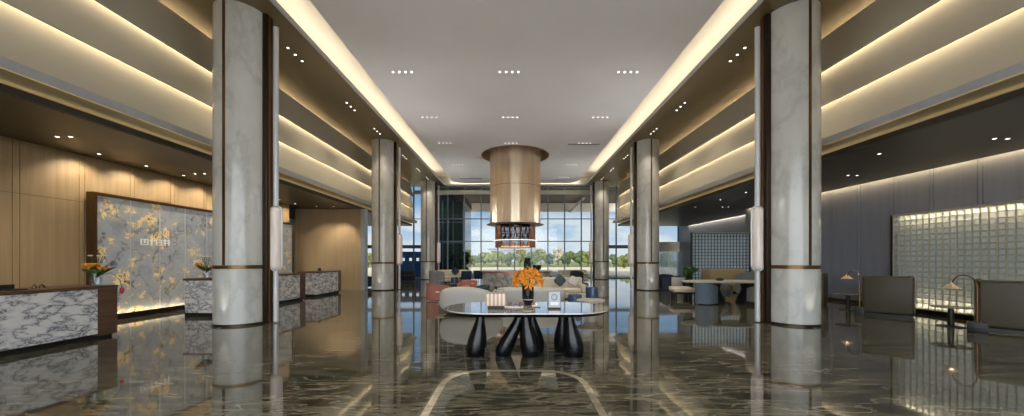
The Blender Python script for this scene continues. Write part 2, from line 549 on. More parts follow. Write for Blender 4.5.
    # cove closing at the glass end
    struct(MB().box(HX - 6.1, 27.25, ZS, HX + 6.1, YG, ZS + 0.1).build('ceiling_soffit_front', M['cove'], smooth=False))
    area('led_cove_front', (HX, 27.35, ZS + 0.13), 10, 0.06, 60, CREAM, (PI, 0, 0))

    # left wall, panelled: outline with grooves, one continuous surface
    def grooved(x, side, y0, y1, cuts, z0, z1, name, mat, depth=0.02, w=0.012, th=0.25):
        pts = [(x, y0)]
        for c in sorted(cuts):
            if y0 < c < y1:
                pts += [(x, c - w / 2), (x + side * depth, c - w / 2), (x + side * depth, c + w / 2), (x, c + w / 2)]
        pts += [(x, y1), (x + side * th, y1), (x + side * th, y0)]
        return struct(MB().poly(pts, z0, z1).build(name, mat, smooth=False))
    cuts = []
    y = 7.15 - 1.1 * 12
    while y < 16:
        cuts += [y, y + 0.11]
        y += 1.1
    grooved(-10.25, -1, YB, 15.95, cuts, 2.87, 7.95, 'wall_left', M['wood_wall'])
    grooved(-10.25, -1, YB, 15.95, cuts, 0, 2.862, 'wall_left_lower', M['wood_wall'])
    struct(MB().box(-10.5, YB, 2.85, -10.262, 15.94, 2.88).build('wall_left_backing', M['dark_recess'], smooth=False))
    cuts = []
    y = 8.66 - 1.02 * 15
    while y < 17.3:
        cuts += [y, y + 0.1]
        y += 1.02
    grooved(11.6, 1, YB, 17.35, cuts, 0, 7.95, 'wall_right', M['grey_wall'])
    struct(MB().box(11.6, 17.35, 0, 13.2, 17.55, 4.22).build('wall_right_return', M['grey_wall'], smooth=False))
    struct(MB().box(12.95, 17.55, 0, 13.2, YG, 8.3).build('wall_right_far', M['grey_wall'], smooth=False))
    struct(MB().box(11.36 + HX, 17.55, ZG, 12.83, 26.05, ZG + 0.08).build('ceiling_gallery_far', M['gallery_ceiling'], smooth=False))
    struct(MB().box(-13.8, 15.95, 0, -13.6, YG, 8.3).build('wall_left_far', M['white_wall'], smooth=False))
    struct(MB().box(-13.6, 15.75, 0, -10.5, 15.95, 8.3).build('wall_left_return', M['white_wall'], smooth=False))
    struct(MB().box(-13.6, 15.95, ZG, -10.35, 26.05, ZG + 0.08).build('ceiling_gallery_left_far', M['gallery_ceiling'], smooth=False))
    area('led_wall_right', (11.5, (YB + 17.3) / 2, 4.10), 0.05, 17.3 - YB, 170, (1, 0.76, 0.42), (0, 0, 0))
    area('led_wall_right_far', (12.89, 21.8, 4.08), 0.04, 8.2, 70, WARM, (0, 0, 0))
    # curved end wall of the reception, facing the hall
    pts = []
    for k in range(17):
        u = k / 16
        xx = -10.7 + (3.22) * u
        pts.append((xx, 17.1 + 0.25 * (1 - (2 * u - 1) ** 2) * 0.6))
    pts += [(-7.48, 17.4), (-10.7, 17.5)]
    struct(MB().poly(pts, 0, ZG).build('wall_reception_end', M['wood_wall_x'], smooth=False))
    struct(MB().box(-7.478, 17.08, 0, -7.28, 17.42, ZG).build('trim_9', M['lip'], smooth=False))
    struct(MB().box(-14, YG - 0.1, 7.27, 14, YG + 0.3, 8.3).build('wall_front_top', M['white_wall'], smooth=False))
    struct(MB().box(-7.9, YG - 0.2, 6.59, 8.0, YG - 0.09, 6.9).build('trim_10', M['white_wall'], smooth=False))
    # wall behind the camera; its wide glazed opening is added for fill light
    for nm, b in (('left', (-14, -9, 0, 8.3)), ('right', (9, 14, 0, 8.3)), ('top', (-9, 9, 6.9, 8.3))):
        struct(MB().box(b[0], YB - 0.2, b[2], b[1], YB, b[3]).build('wall_back_' + nm, M['white_wall'], smooth=False))
    struct(MB().box(-10.24, YB, 0, -10.232, 15.9, 0.1).build('baseboard_left', M['dark_bronze'], smooth=False))
    struct(MB().box(11.592, YB, 0, 11.599, 17.3, 0.1).build('baseboard_right', M['dark_bronze'], smooth=False))
shell()

# floor inlay: pale stone band in a rounded outline round the table
def inlay():
    def rr(hw, y0, y1, r):
        p = []
        for cx, cy, a0 in ((hw - r, y1 - r, 0), (-hw + r, y1 - r, PI / 2), (-hw + r, y0 + r, PI), (hw - r, y0 + r, 1.5 * PI)):
            for k in range(9):
                a = a0 + k / 8 * PI / 2
                p.append((0.0 + cx + r * math.cos(a), cy + r * math.sin(a)))
        return p
    A, B = rr(0.90, 1.2, 4.75, 0.55), rr(0.82, 1.28, 4.67, 0.47)
    mb = MB()
    n = len(A)
    a = [mb.bm.verts.new((x, y, 0.0015)) for x, y in A]
    b = [mb.bm.verts.new((x, y, 0.0015)) for x, y in B]
    for i in range(n):
        mb.bm.faces.new((a[i], a[(i + 1) % n], b[(i + 1) % n], b[i]))
    struct(mb.build('floor_inlay', M['inlay'], smooth=False))
M['inlay'] = marble_mat('inlay_stone', lin(176, 166, 148), lin(140, 130, 116), 3.0, 0.05, 0.06, coat=0.6)
inlay()

# ------------------------------------------------------------------ windows
def windows():
    xs = [0.04 + 1.316 * k for k in range(-4, 5)]
    left = [-13.6, -12.2, -10.8, -9.35, -7.9, -6.45]
    right = [6.55, 8.05, 9.5, 10.95, 12.95]
    allx = left + xs + right
    n = 1
    for a, b in zip(allx, allx[1:]):
        side = b <= -6.4 or a >= 6.4
        mb = MB()
        zt = 7.26
        w = 0.042
        mb.box(a - w, YG - 0.07, 0, a + w, YG + 0.07, zt)
        if b == allx[-1]:
            mb.box(b - w, YG - 0.07, 0, b + w, YG + 0.07, zt)
        x0, x1 = a + w, b - w
        for z0, z1 in (((0, 0.06), (2.36, 2.62), (4.66, 4.71), (6.65, 6.75)) if side else ((0, 0.06), (2.88, 2.95), (4.65, 4.72), (6.86, 6.94), (7.16, 7.26))):
            mb.box(x0, YG - 0.06, z0, x1, YG + 0.06, z1)
        fr = mb.build('window_%d' % n, M['mullion'], smooth=False)
        struct(fr)
        MB().box(x0, YG - 0.006, 0.06, x1, YG + 0.006, zt).build('pane', M['glass'], fr, smooth=False)
        n += 1
    # unseen glazing added behind the camera to let in fill light
    for i in range(6):
        a, b = -9 + i * 3, -6 + i * 3
        mb = MB()
        mb.box(a, YB - 0.15, 0, a + 0.06, YB - 0.03, 6.9)
        mb.box(a + 0.06, YB - 0.15, 3.0, b, YB - 0.03, 3.08)
        fr = struct(mb.build('window_%d' % n, M['mullion'], smooth=False))
        MB().box(a + 0.06, YB - 0.1, 0, b, YB - 0.09, 6.9).build('pane', M['glass'], fr, smooth=False)
        n += 1
windows()

# ------------------------------------------------------------------ columns
R = 0.55
CY = (8.29, 17.23, 26.2)
XL, XR = -6.42, 6.55
PLACE = {(-1, 0): 'beside the marble reception counters', (-1, 1): 'beside the curved oak wall', (-1, 2): 'by the dark glass annex',
         (1, 0): 'beside the lounge booths', (1, 1): 'beside the long oval table', (1, 2): 'by the glazed garden doors'}
def column(s, k):
    x = XL if s < 0 else XR
    y = CY[k]
    depth = ('nearest', 'second', 'farthest')[k]
    side = 'left' if s < 0 else 'right'
    t = empty('column', '%s round marble column with bronze bands, %s, %s row' % (depth, PLACE[(s, k)], side), 'column', (x, y, 0), group='marble columns')
    t.location = (x, y, 0)
    MB().lathe([(0, 0.05), (R, 0.05), (R, 1.285), (R, 1.285)], seg=64).lathe([(R, 1.366), (R, ZS - 0.005)], seg=64).build('shaft', M['column'], t)
    MB().lathe([(0, 0), (R + 0.012, 0), (R + 0.012, 0.05), (0, 0.05)], seg=64).build('base_ring', M['dark_bronze'], t)
    MB().lathe([(R - 0.02, 1.285), (R + 0.012, 1.285), (R + 0.012, 1.365), (R - 0.02, 1.365)], seg=64).build('band', M['bronze'], t)
    for a in (-PI / 2, PI / 2):
        mb = MB().box(R - 0.02, -0.03, 1.37, R + 0.008, 0.03, ZS - 0.01, M=Matrix.Rotation(a, 4, 'Z'))
        mb.build('vertical_trim', M['bronze'], t)
    ch = 0 if s < 0 else PI
    rotm = Matrix.Rotation(ch, 4, 'Z')
    MB().box(R - 0.03, -0.11, 0.0, R + 0.09, 0.11, ZS - 0.01, bev=0.01, M=rotm).build('channel', M['dark_bronze'], t)
    MB().box(R + 0.085, -0.045, 0.02, R + 0.105, -0.005, ZS - 0.02, M=rotm).build('channel_strip', M['gold_strip'], t)
    return t
for s in (-1, 1):
    for k in range(3):
        column(s, k)

def floor_uplight(s, k):
    x, y = (XL if s < 0 else XR), CY[k] - R - 0.13
    t = empty('floor_uplight', 'tiny recessed floor light grazing the column %s' % PLACE[(s, k)], 'floor light', (x, y, 0))
    MB().lathe([(0.028, 0.001), (0.042, 0.001), (0.042, 0.004), (0.028, 0.004)], seg=20, closed=True).build('bezel', M['dark_bronze'], t)
    MB().lathe([(0, 0.001), (0.027, 0.001), (0.027, 0.002), (0, 0.002)], seg=20).build('lens', M['floor_lens'], t)
    spot('floor_uplight_beam', (x, y, 0.02), 38, (1, 0.95, 0.86), 45, 0.8, (PI, 0, 0), 0.02)
M['floor_lens'] = emit_mat('floor_light_lens', (1, 0.95, 0.86, 1), 0.5)
for s in (-1, 1):
    for k in range(3):
        floor_uplight(s, k)

def lamp_diffuser():
    m, nt, out = new_mat('pink_frosted_glass')
    b = N(nt, 'ShaderNodeBsdfPrincipled')
    nz = N(nt, 'ShaderNodeTexNoise', i_Scale=12.0, i_Detail=3.0)
    L(nt, coords(nt, (1, 1, 0.1)), nz.inputs['Vector'])
    c = ramp(nt, nz.outputs['Fac'], [(0.3, lin(200, 186, 178)), (0.7, lin(224, 212, 204))])
    L(nt, c, b.inputs['Base Color']); L(nt, c, b.inputs['Emission Color'])
    b.inputs['Emission Strength'].default_value = 0.22
    b.inputs['Roughness'].default_value = 0.2
    L(nt, b.outputs[0], out.inputs[0])
    return m
M['diffuser'] = lamp_diffuser()
def wall_lamp(s, k):
    x = (XL + R + 0.22) if s < 0 else (XR - R - 0.22)
    y = CY[k] + 0.02
    t = empty('wall_lamp', 'frosted pink capsule lamp on a silver rod fixed to column %s' % PLACE[(s, k)], 'lamp', (x, y, 0), group='capsule lamps on the columns')
    MB().tube([(0, 0, 0.03), (0, 0, 1.22)], 0.058, 16).build('rod', M['silver'], t)
    MB().tube([(0, 0, 2.76), (0, 0, 7.0)], 0.058, 16).build('rod', M['silver'], t)
    prof = []
    zc0, zc1, rr = 1.36, 2.62, 0.115
    for i in range(9):
        a = -PI / 2 + i / 8 * PI / 2
        prof.append((rr * math.cos(a) if i else 0, zc0 + rr * math.sin(a)))
    for i in range(9):
        a = i / 8 * PI / 2
        prof.append((rr * math.cos(a) if i < 8 else 0, zc1 + rr * math.sin(a)))
    df = MB().lathe(prof, seg=24).build('diffuser', M['diffuser'], t)
    pts = []
    Rr = 0.14
    for i in range(13):
        a = PI + i / 12 * PI
        pts.append((Rr * math.cos(a), 0, zc0 + Rr * math.sin(a)))
    for i in range(13):
        a = i / 12 * PI
        pts.append((Rr * math.cos(a), 0, zc1 + Rr * math.sin(a)))
    pts.append(pts[0])
    MB().tube(pts, 0.02, 8, caps=False).build('frame', M['silver'], df)
    d = -1 if s < 0 else 1
    for z in (1.7, 2.3):
        MB().box(min(0, d * 0.17), -0.02, z, max(0, d * 0.17), 0.02, z + 0.05).build('bracket', M['silver'], t)
for s in (-1, 1):
    for k in range(3):
        wall_lamp(s, k)

# ------------------------------------------------------------------ downlights
dl_proto = None
def downlight(x, y, z, label, group, power=0, angle=60, r=0.045, col=(1, 0.88, 0.70), tilt=(0, 0, 0)):
    global dl_proto
    if dl_proto is None:
        ring = MB().lathe([(0.03, 0.0), (0.042, 0.0), (0.042, -0.006), (0.03, -0.006)], seg=20, closed=True).build('downlight', M['silver'])
        MB().lathe([(0, -0.003), (0.03, -0.003), (0.03, 0.0), (0, 0.0)], seg=20).build('lens', M['downlight'], ring)
        dl_proto = ring
        o = ring
        o.location = (x, y, z)
        tag(o, label, 'downlight', group)
    else:
        o = copy_tree(dl_proto, (x, y, z), 0, label, group)
    if power:
        spot('downlight_beam', (x, y, z - 0.02), power * 3.5, col, angle, 0.7, tilt)
for y in (0.4, 3.85, 7.3):  # unseen rows added out of view to brighten the table and near floor
    for cx in (-3.43, -0.15, 3.5):
        for k in range(4):
            downlight(cx + (k - 1.5) * 0.19, y, ZS, 'added unseen downlight in the grey ceiling above the nearest part of the hall',
                      'added unseen ceiling downlights above the nearest part of the hall', 18 if k in (1, 2) else 0, 80)
rowname = ('first', 'second', 'third', 'fourth', 'fifth')
for i, y in enumerate((10.76, 14.2, 17.35, 21.3, 24.6)):
    for cx, nm in ((-3.43, 'reception side'), (-0.15, 'middle'), (3.5, 'lounge side')):
        if nm == 'middle' and i == 3:
            continue
        for k in range(4):
            downlight(cx + (k - 1.5) * 0.19, y, ZS, 'small recessed downlight in the %s cluster of the %s grey ceiling row' % (nm, rowname[i]),
                      'ceiling downlights, %s row, %s' % (rowname[i], nm), 30 if k in (1, 2) else 0, 80)
for s, nm in ((-1, 'reception side'), (1, 'lounge side')):
    for i, y in enumerate((9.85, 13.2, 15.75, 19.7, 22.5, 24.9)):
        for k in range(3):
            downlight(HX + s * 6.22, y + (k - 1) * 0.32, ZS, 'tiny downlight in %s trio along the brown %s soffit' % (('first', 'second', 'third', 'fourth', 'fifth', 'sixth')[i], nm),
                      'soffit downlights, %s, trio %d' % (nm, i + 1), 50 if k == 1 else 0, 110)
for i in range(8):
    downlight(-9.72, 6.2 + 1.05 * (i + 1) + 0.95, ZG, 'round wall-washer downlight beside the oak wall in the reception ceiling', 'reception wall washers', 20, 120, tilt=(0, 0.36, 0))
for y in (4.0, 7.05, 10.1, 13.15):
    for dx in (0, 0.27):
        downlight(-9.2 + dx, y, ZG, 'paired downlight in the dark reception ceiling over the counters', 'paired downlights over the reception', 16, 85)
for y in (4.1, 7.16, 10.3, 13.4, 16.5):
    for dx in (0, 0.27):
        downlight(9.83 + dx, y, ZG, 'paired downlight in the dark lounge ceiling over the booths', 'paired downlights over the booths', 7, 85)
for y in (8.19, 11.0, 12.9, 14.5, 16.5):
    downlight(8.55, y, ZG, 'single downlight in the dark lounge ceiling near the columns', 'single downlights over the lounge', 9, 85)
for x in (-9.2, -8.4):
    downlight(x, 16.3, ZG, 'downlight washing the curved oak end wall of the reception', 'end wall washers', 55 if x > -9 else 24, 75, tilt=(0.35, 0, 0))

# slotted air diffusers in the ceiling
for x, y, lab in ((1.75 * 17.4 / 17.4 + 1.75, 17.5, 'thin dark slot air diffuser in ceiling on the lounge side'), (-3.05, 24.9, 'thin dark slot air diffuser in ceiling near the glass, reception side')):
    t = empty('air_vent', lab, 'air vent', (x, y, ZS))
    MB().box(-0.8, -0.05, -0.012, 0.8, 0.05, 0).build('frame', M['black_soft'], t, smooth=False)
    for k in range(4):
        MB().box(-0.78 + k * 0.4, -0.03, -0.02, -0.78 + k * 0.4 + 0.34, 0.03, -0.0125).build('slat', M['dark_recess'], t, smooth=False)

# ------------------------------------------------------------------ chandelier
def drum_material():
    m, nt, out = new_mat('champagne_bronze_drum')
    b = N(nt, 'ShaderNodeBsdfPrincipled')
    v = coords(nt, (3, 3, 0.1))
    nz = N(nt, 'ShaderNodeTexNoise', i_Scale=1.0, i_Detail=3.0)
    L(nt, v, nz.inputs['Vector'])
    L(nt, ramp(nt, nz.outputs['Fac'], [(0.3, lin(212, 190, 164)), (0.7, lin(230, 210, 184))]), b.inputs['Base Color'])
    b.inputs['Metallic'].default_value = 0.9
    b.inputs['Roughness'].default_value = 0.32
    L(nt, b.outputs[0], out.inputs[0])
    return m
M['drum'] = drum_material()
M['flange'] = pmat('satin_bronze_flange', lin(224, 196, 162), 0.5, metal=0.1, var=0.05)
def chandelier():
    cx, cy = 0.07, 19.5
    t = empty('chandelier', 'huge champagne bronze drum chandelier hanging from the central ceiling', 'chandelier', (cx, cy, ZS))
    D = lambda z: z - ZS
    # two storeys of shallow scalloped panels
    def scallop(z0, z1):
        mb = MB()
        seg, pan = 120, 20
        rings = []
        for z in (z0, z1):
            ring = []
            for i in range(seg):
                u = (i * pan / seg) % 1.0
                r = 1.385 + 0.022 * math.sin(PI * u)
                if u < 1e-6:
                    r = 1.372
                a = 2 * PI * i / seg
                ring.append(mb.bm.verts.new((r * math.cos(a), r * math.sin(a), D(z))))
            rings.append(ring)
        for i in range(seg):
            j = (i + 1) % seg
            mb.bm.faces.new((rings[0][i], rings[0][j], rings[1][j], rings[1][i]))
        return mb
    scallop(3.44, 5.44).build('drum', M['drum'], t)
    scallop(5.455, 7.85).build('drum', M['drum'], t)
    MB().lathe([(1.30, D(3.46)), (1.36, D(3.46)), (1.36, D(7.8)), (1.30, D(7.8))], seg=64, closed=True).build('liner', M['dark_bronze'], t)
    MB().lathe([(1.86, D(7.25)), (1.90, D(7.25)), (1.90, D(7.258)), (1.868, D(7.262)), (1.868, D(7.9)), (0, D(7.9)), (0, D(7.88)), (1.85, D(7.88))], seg=64, closed=True).build('ceiling_collar', M['flange'], t)
    MB().lathe([(1.0, D(3.40)), (1.55, D(3.40)), (1.60, D(3.42)), (1.55, D(3.44)), (1.0, D(3.44))], seg=64, closed=True).build('bottom_flange', M['silver'], t)
    # bottle rack
    for i, z in enumerate((2.98, 2.64, 2.16)):
        shelf = MB().lathe([(0.86, D(z)), (1.12, D(z)), (1.12, D(z) + 0.02), (0.86, D(z) + 0.02)], seg=48, closed=True).build('shelf', M['copper'], t)
    for i in range(12):
        a = 2 * PI * (i + 0.5) / 12
        MB().tube([(1.12 * math.cos(a), 1.12 * math.sin(a), D(3.4)), (1.12 * math.cos(a), 1.12 * math.sin(a), D(2.14))], 0.022, 8).build('post', M['copper'], t)
    for a0 in (PI * 0.93, PI * 1.82):
        pass
    MB().lathe([(0.84, D(2.16)), (0.85, D(2.16)), (0.85, D(3.4)), (0.84, D(3.4))], seg=48, closed=True).build('rack_glass', M['smoked'], t)
    for a0, a1 in ((-0.75, 0.45), (PI - 0.45, PI + 0.75)):
        MB().lathe([(1.09, D(2.18)), (1.10, D(2.18)), (1.10, D(3.38)), (1.09, D(3.38))], seg=14, closed=True, a0=a0, a1=a1).build('side_panel', M['side_panel'], t)
    # rings of light
    MB().lathe([(1.18, D(2.515)), (1.22, D(2.515)), (1.22, D(2.55)), (1.18, D(2.55))], seg=64, closed=True).build('light_ring', M['ring'], t)
    MB().lathe([(0.95, D(2.185)), (1.06, D(2.185)), (1.06, D(2.20)), (0.95, D(2.20))], seg=48, closed=True).build('shelf_light', M['amber'], shelf)
    for rr, z in ((1.5, 2.05), (1.38, 1.93)):
        pts = [(rr * math.cos(2 * PI * i / 64), rr * math.sin(2 * PI * i / 64), D(z)) for i in range(65)]
        MB().tube(pts, 0.012, 6, caps=False).build('wire_ring', M['silver'], t)
    for i in range(4):
        a = PI / 4 + i * PI / 2
        MB().tube([(1.45 * math.cos(a), 1.45 * math.sin(a), D(3.4)), (1.5 * math.cos(a), 1.5 * math.sin(a), D(2.05)), (1.38 * math.cos(a), 1.38 * math.sin(a), D(1.93))], 0.005, 5).build('wire', M['silver'], t)
    # bottles standing on the shelves
    first = None
    for row, (z, nm) in enumerate(((3.0, 'upper'), (2.66, 'middle'), (2.205, 'lower'))):
        for i in range(20):
            a = 2 * PI * (i + 0.25 * row) / 20
            p = (cx + 0.99 * math.cos(a), cy + 0.99 * math.sin(a), z)
            lab = 'slim dark bottle on the %s ring shelf under the bronze chandelier' % nm
            grp = 'bottles on the %s chandelier shelf' % nm
            if row == 2:
                key = 2
            else:
                key = 0
            if first is None or (row == 2 and i == 0):
                mt = M['bottle'] if row < 2 else M['amber_bottle']
                b = MB().lathe([(0, 0), (0.042, 0), (0.042, 0.16), (0.016, 0.2), (0.014, 0.255), (0, 0.255)], seg=12).build('bottle', mt)
                MB().lathe([(0, 0.256), (0.017, 0.256), (0.017, 0.28), (0, 0.28)], seg=10).build('cap', M['copper'], b)
                b.location = p
                tag(b, lab if row < 2 else 'slim amber bottle glowing on the lower ring shelf under the bronze chandelier', 'bottle', grp)
                first = b
            else:
                copy_tree(first, p, 0, lab if row < 2 else 'slim amber bottle glowing on the lower ring shelf under the bronze chandelier', grp)
M['side_panel'] = pmat('rose_bronze_panel', lin(172, 132, 106), 0.45, metal=0.5, var=0.08)
M['ring'] = emit_mat('white_light_ring', (1.0, 0.95, 0.88, 1), 1.6)
M['amber'] = emit_mat('amber_shelf_light', (1.0, 0.62, 0.3, 1), 2.5)
M['bottle'] = pmat('dark_bottle_glass', lin(66, 44, 32), 0.5, var=0.2, spec=0.15)
M['amber_bottle'] = pmat('amber_bottle_glass', lin(216, 140, 70), 0.5, var=0.2, spec=0.15)
chandelier()

# ------------------------------------------------------------------ reception
def onyx_panel(y0, y1, label, sign=False):
    x = -10.0
    t = empty('onyx_wall_panel', label, 'wall panel', (x, (y0 + y1) / 2, 0))
    h = (y1 - y0) / 2
    slab = MB().box(-0.03, -h, 0.10, 0.0, h, 3.03).build('slab', M['onyx'], t, smooth=False)
    MB().box(-0.16, -h - 0.06, 0.0, 0.04, -h - 0.001, 3.11).build('frame_side', M['bronze'], t, smooth=False)
    MB().box(-0.16, h + 0.001, 0.0, 0.04, h + 0.06, 3.11).build('frame_side', M['bronze'], t, smooth=False)
    MB().box(-0.16, -h, 3.031, 0.04, h, 3.11).build('frame_top', M['bronze'], t, smooth=False)
    MB().box(-0.22, -h, 0.0, 0.11, h, 0.099).box(0.11, -h, 0.0, 0.14, h, 0.14).build('plinth', M['dark_bronze'], t, smooth=False)
    n = 6 if h > 1 else 1
    for i in range(1, n):
        yy = -h + 2 * h * i / n
        MB().box(0.0005, yy - 0.012, 0.10, 0.006, yy + 0.012, 3.03).build('joint_strip', M['silver'], slab, smooth=False)
    area('onyx_footlight', (x + 0.06, (y0 + y1) / 2, 0.11), 0.05, 2 * h - 0.2, 5 * h, WARM2, (PI, -0.2, 0))
    return t
onyx_panel(8.37, 12.9, 'long backlit grey onyx panel with golden veins behind the two nearer counters')
onyx_panel(14.6, 15.75, 'narrow backlit onyx panel with golden veins beside the curved oak wall')
# raised letters on the onyx (illegible in the photograph: strokes only)
def sign():
    t = empty('wall_sign', 'row of small raised white characters fixed on the long onyx panel', 'sign', (-9.985, 9.75, 1.97))
    strokes = {0: [(-.42, -.1, -.40, .1), (-.42, .08, -.22, .1), (-.42, -.1, -.22, -.08), (-.24, -.1, -.22, .1), (-.33, -.04, -.30, .08)],
               1: [(-.14, -.12, -.11, .12), (-.17, .04, -.05, .065)],
               2: [(.0, -.1, .02, .1), (.0, .08, .17, .1), (.0, -.01, .17, .01), (.0, -.1, .17, -.08), (.15, -.1, .17, .1)],
               3: [(.25, -.11, .28, .12), (.22, .06, .40, .085), (.36, -.11, .39, .12), (.22, -.03, .40, -.005)]}
    for k, ss in strokes.items():
        mb = MB()
        for a, b, c, d in ss:
            mb.box(0, a * 0.95, b * 0.8, 0.025, c * 0.95, d * 0.8)
        mb.build('letter', M['letter'], t, smooth=False)
M['letter'] = pmat('white_sign_letter', lin(226, 220, 208), 0.4, emit=(1, .95, .88, 1), estr=0.15, var=0.03)
sign()

def counter(y0, y1, label, bronze_end=0.32):
    t = empty('reception_counter', label, 'counter', (-8.2, (y0 + y1) / 2, 0), group='marble reception counters')
    h = (y1 - y0) / 2
    MB().box(-0.40, -h + 0.02, 0.0, 0.32, h - 0.02, 0.10).build('kick_base', M['black_soft'], t, smooth=False)
    MB().box(-0.38, -h, 0.10, 0.40, h - bronze_end, 0.945, bev=0.006).build('front_panel', M['white_marble'], t, smooth=False)
    MB().box(-0.40, h - bronze_end + 0.002, 0.06, 0.405, h, 0.945).build('end_panel', M['counter_wood'], t, smooth=False)
    MB().box(-0.42, -h - 0.01, 0.947, 0.415, h + 0.005, 1.0, bev=0.006).build('countertop', M['counter_wood'], t, smooth=False)
    return t
counter(2.6, 6.88, 'white veined marble counter nearest the viewer, holding a dark tray and flowers')
counter(9.12, 13.08, 'middle white marble reception counter standing partly behind the nearest column')
counter(13.9, 15.75, 'shortest marble counter, farthest away, against the curved oak wall', 0.22)

def bird_of_paradise(x, y, z, label_v, label_f, sc=1.0, red=False):
    v = empty('glass_vase', label_v, 'vase', (x, y, z))
    MB().lathe([(0, 0), (0.085, 0), (0.095, 0.25), (0.088, 0.25), (0.078, 0.012), (0, 0.012)], seg=24).build('body', M['clear'], v)
    MB().lathe([(0, 0.013), (0.074, 0.013), (0.082, 0.15), (0, 0.15)], seg=20).build('water', M['clear'], v)
    f = empty('flower_arrangement', label_f, 'flowers', (x, y, z + 0.2))
    rnd = random.Random(int(x * 100 + y * 10))
    for i in range(11):
        a = 2 * PI * i / 11 + rnd.uniform(-0.2, 0.2)
        ln = rnd.uniform(0.16, 0.3) * sc
        el = rnd.uniform(0.05, 0.7)
        pts = [(0, 0, -0.05), (0.35 * ln * math.cos(a), 0.35 * ln * math.sin(a), 0.06), (ln * math.cos(a) * math.cos(el), ln * math.sin(a) * math.cos(el), 0.04 + ln * math.sin(el))]
        MB().tube(pts, [0.012, 0.035, 0.004], 6).build('leaf', M['leaf'], f)
    for i in range(7):
        a = rnd.uniform(0, 2 * PI)
        ln = rnd.uniform(0.05, 0.16) * sc
        h = rnd.uniform(0.07, 0.17)
        bx, by = ln * math.cos(a), ln * math.sin(a)
        mb = MB()
        for k in range(3):
            mb.tube([(bx, by, h), (bx + 0.05 * math.cos(a + k - 1), by + 0.05 * math.sin(a + k - 1), h + 0.045), (bx + 0.09 * math.cos(a + k - 1), by + 0.09 * math.sin(a + k - 1), h + 0.05)], [0.01, 0.022, 0.003], 6)
        mb.build('blossom', M['orange'], f)
    for i in range(4):
        a = rnd.uniform(0, 2 * PI)
        MB().tube([(0, 0, 0), (0.05 * math.cos(a), 0.05 * math.sin(a), 0.2), (0.11 * math.cos(a), 0.11 * math.sin(a), 0.36)], 0.006, 5).build('stem', M['leaf'], f)
        MB().blob(0.11 * math.cos(a), 0.11 * math.sin(a), 0.37, 0.10, 0.06, 0.03, 1, 1, nu=10, nv=6).build('cream_bloom', M['cream_petal'], f)
    if red:
        MB().tube([(0, 0, -0.02), (0.17, 0.1, 0.04), (0.26, 0.17, -0.1), (0.28, 0.19, -0.26)], 0.006, 5).build('stem', M['leaf'], f)
        MB().blob(0.28, 0.19, -0.31, 0.07, 0.07, 0.13, 1, 1, nu=10, nv=8).build('red_bloom', M['red'], f)
bird_of_paradise(-8.02, 6.72, 1.0, 'clear glass vase on the end of the nearest marble counter', 'orange and green tropical flowers in the vase on the nearest counter', red=True)
bird_of_paradise(-8.22, 9.36, 1.0, 'clear glass vase on the middle marble counter by the column', 'orange and green tropical flowers in the vase on the middle counter')

t = empty('desk_tray', 'small dark tray with raised back on the nearest marble counter', 'tray', (-8.1, 5.65, 1.0))
MB().box(-0.12, -0.1, 0, 0.12, 0.1, 0.02, bev=0.004).build('base', M['black_soft'], t)
MB().box(-0.12, -0.1, 0.021, -0.10, 0.1, 0.09, bev=0.004).build('back', M['black_soft'], t)
for i, (y, r) in enumerate(((6.02, 0.02), (6.12, 0.028))):
    t = empty('desk_bell' if i else 'pen_cup', ('small brass bell' if i else 'tiny tan pen cup') + ' on the top of the nearest marble counter', 'bell' if i else 'cup', (-8.25, y, 1.0))
    MB().lathe([(0, 0), (r * 1.5, 0), (r * 1.5, 0.012), (r, 0.05), (r * 0.3, 0.06), (0, 0.06)], seg=16).build('body', M['bronze'], t)
    MB().lathe([(0, 0.061), (0.008, 0.061), (0.008, 0.07), (0, 0.075)], seg=10).build('knob', M['black'], t)
t = empty('desk_tray', 'tiny dark card holder on the farthest marble counter', 'card holder', (-8.1, 14.6, 1.0))
MB().box(-0.08, -0.1, 0, 0.08, 0.1, 0.02).build('base', M['black_soft'], t)
MB().box(-0.02, -0.1, 0.021, 0.0, 0.1, 0.14).build('back', M['black_soft'], t)

# window at the end of the reception passage
mb = MB()
for x in (-13.4, -12.1, -10.75):
    mb.box(x - 0.04, 19.96, 0, x + 0.04, 20.04, ZG - 0.02)
fr = struct(mb.build('window_31', M['mullion'], smooth=False))
MB().box(-13.36, 19.99, 0, -10.79, 20.01, ZG - 0.02).build('pane', M['glass'], fr, smooth=False)

# ------------------------------------------------------------------ lounge screens of glass blocks
def block_material(name, c, rough):
    m, nt, out = new_mat(name)
    t = N(nt, 'ShaderNodeBsdfTranslucent')
    g = N(nt, 'ShaderNodeBsdfGlossy', i_Roughness=rough)
    d = N(nt, 'ShaderNodeBsdfTransparent')
    nz = N(nt, 'ShaderNodeTexNoise', i_Scale=9.0, i_Detail=2.0)
    L(nt, coords(nt), nz.inputs['Vector'])
    cc = ramp(nt, nz.outputs['Fac'], [(0.3, tuple(x * 0.8 for x in c[:3])), (0.7, c)])
    L(nt, cc, t.inputs['Color'])
    L(nt, cc, d.inputs['Color'])
    g.inputs['Color'].default_value = (0.9, 0.95, 1, 1)
    m1 = N(nt, 'ShaderNodeMixShader', i_Fac=0.45)
    L(nt, t.outputs[0], m1.inputs[1]); L(nt, d.outputs[0], m1.inputs[2])
    m2 = N(nt, 'ShaderNodeMixShader', i_Fac=0.22)
    L(nt, m1.outputs[0], m2.inputs[1]); L(nt, g.outputs[0], m2.inputs[2])
    L(nt, m2.outputs[0], out.inputs[0])
    return m
M['block'] = block_material('ribbed_glass_block', lin(214, 222, 222), 0.3)
M['lattice'] = pmat('champagne_lattice', lin(188, 182, 166), 0.35, metal=0.5, var=0.1)
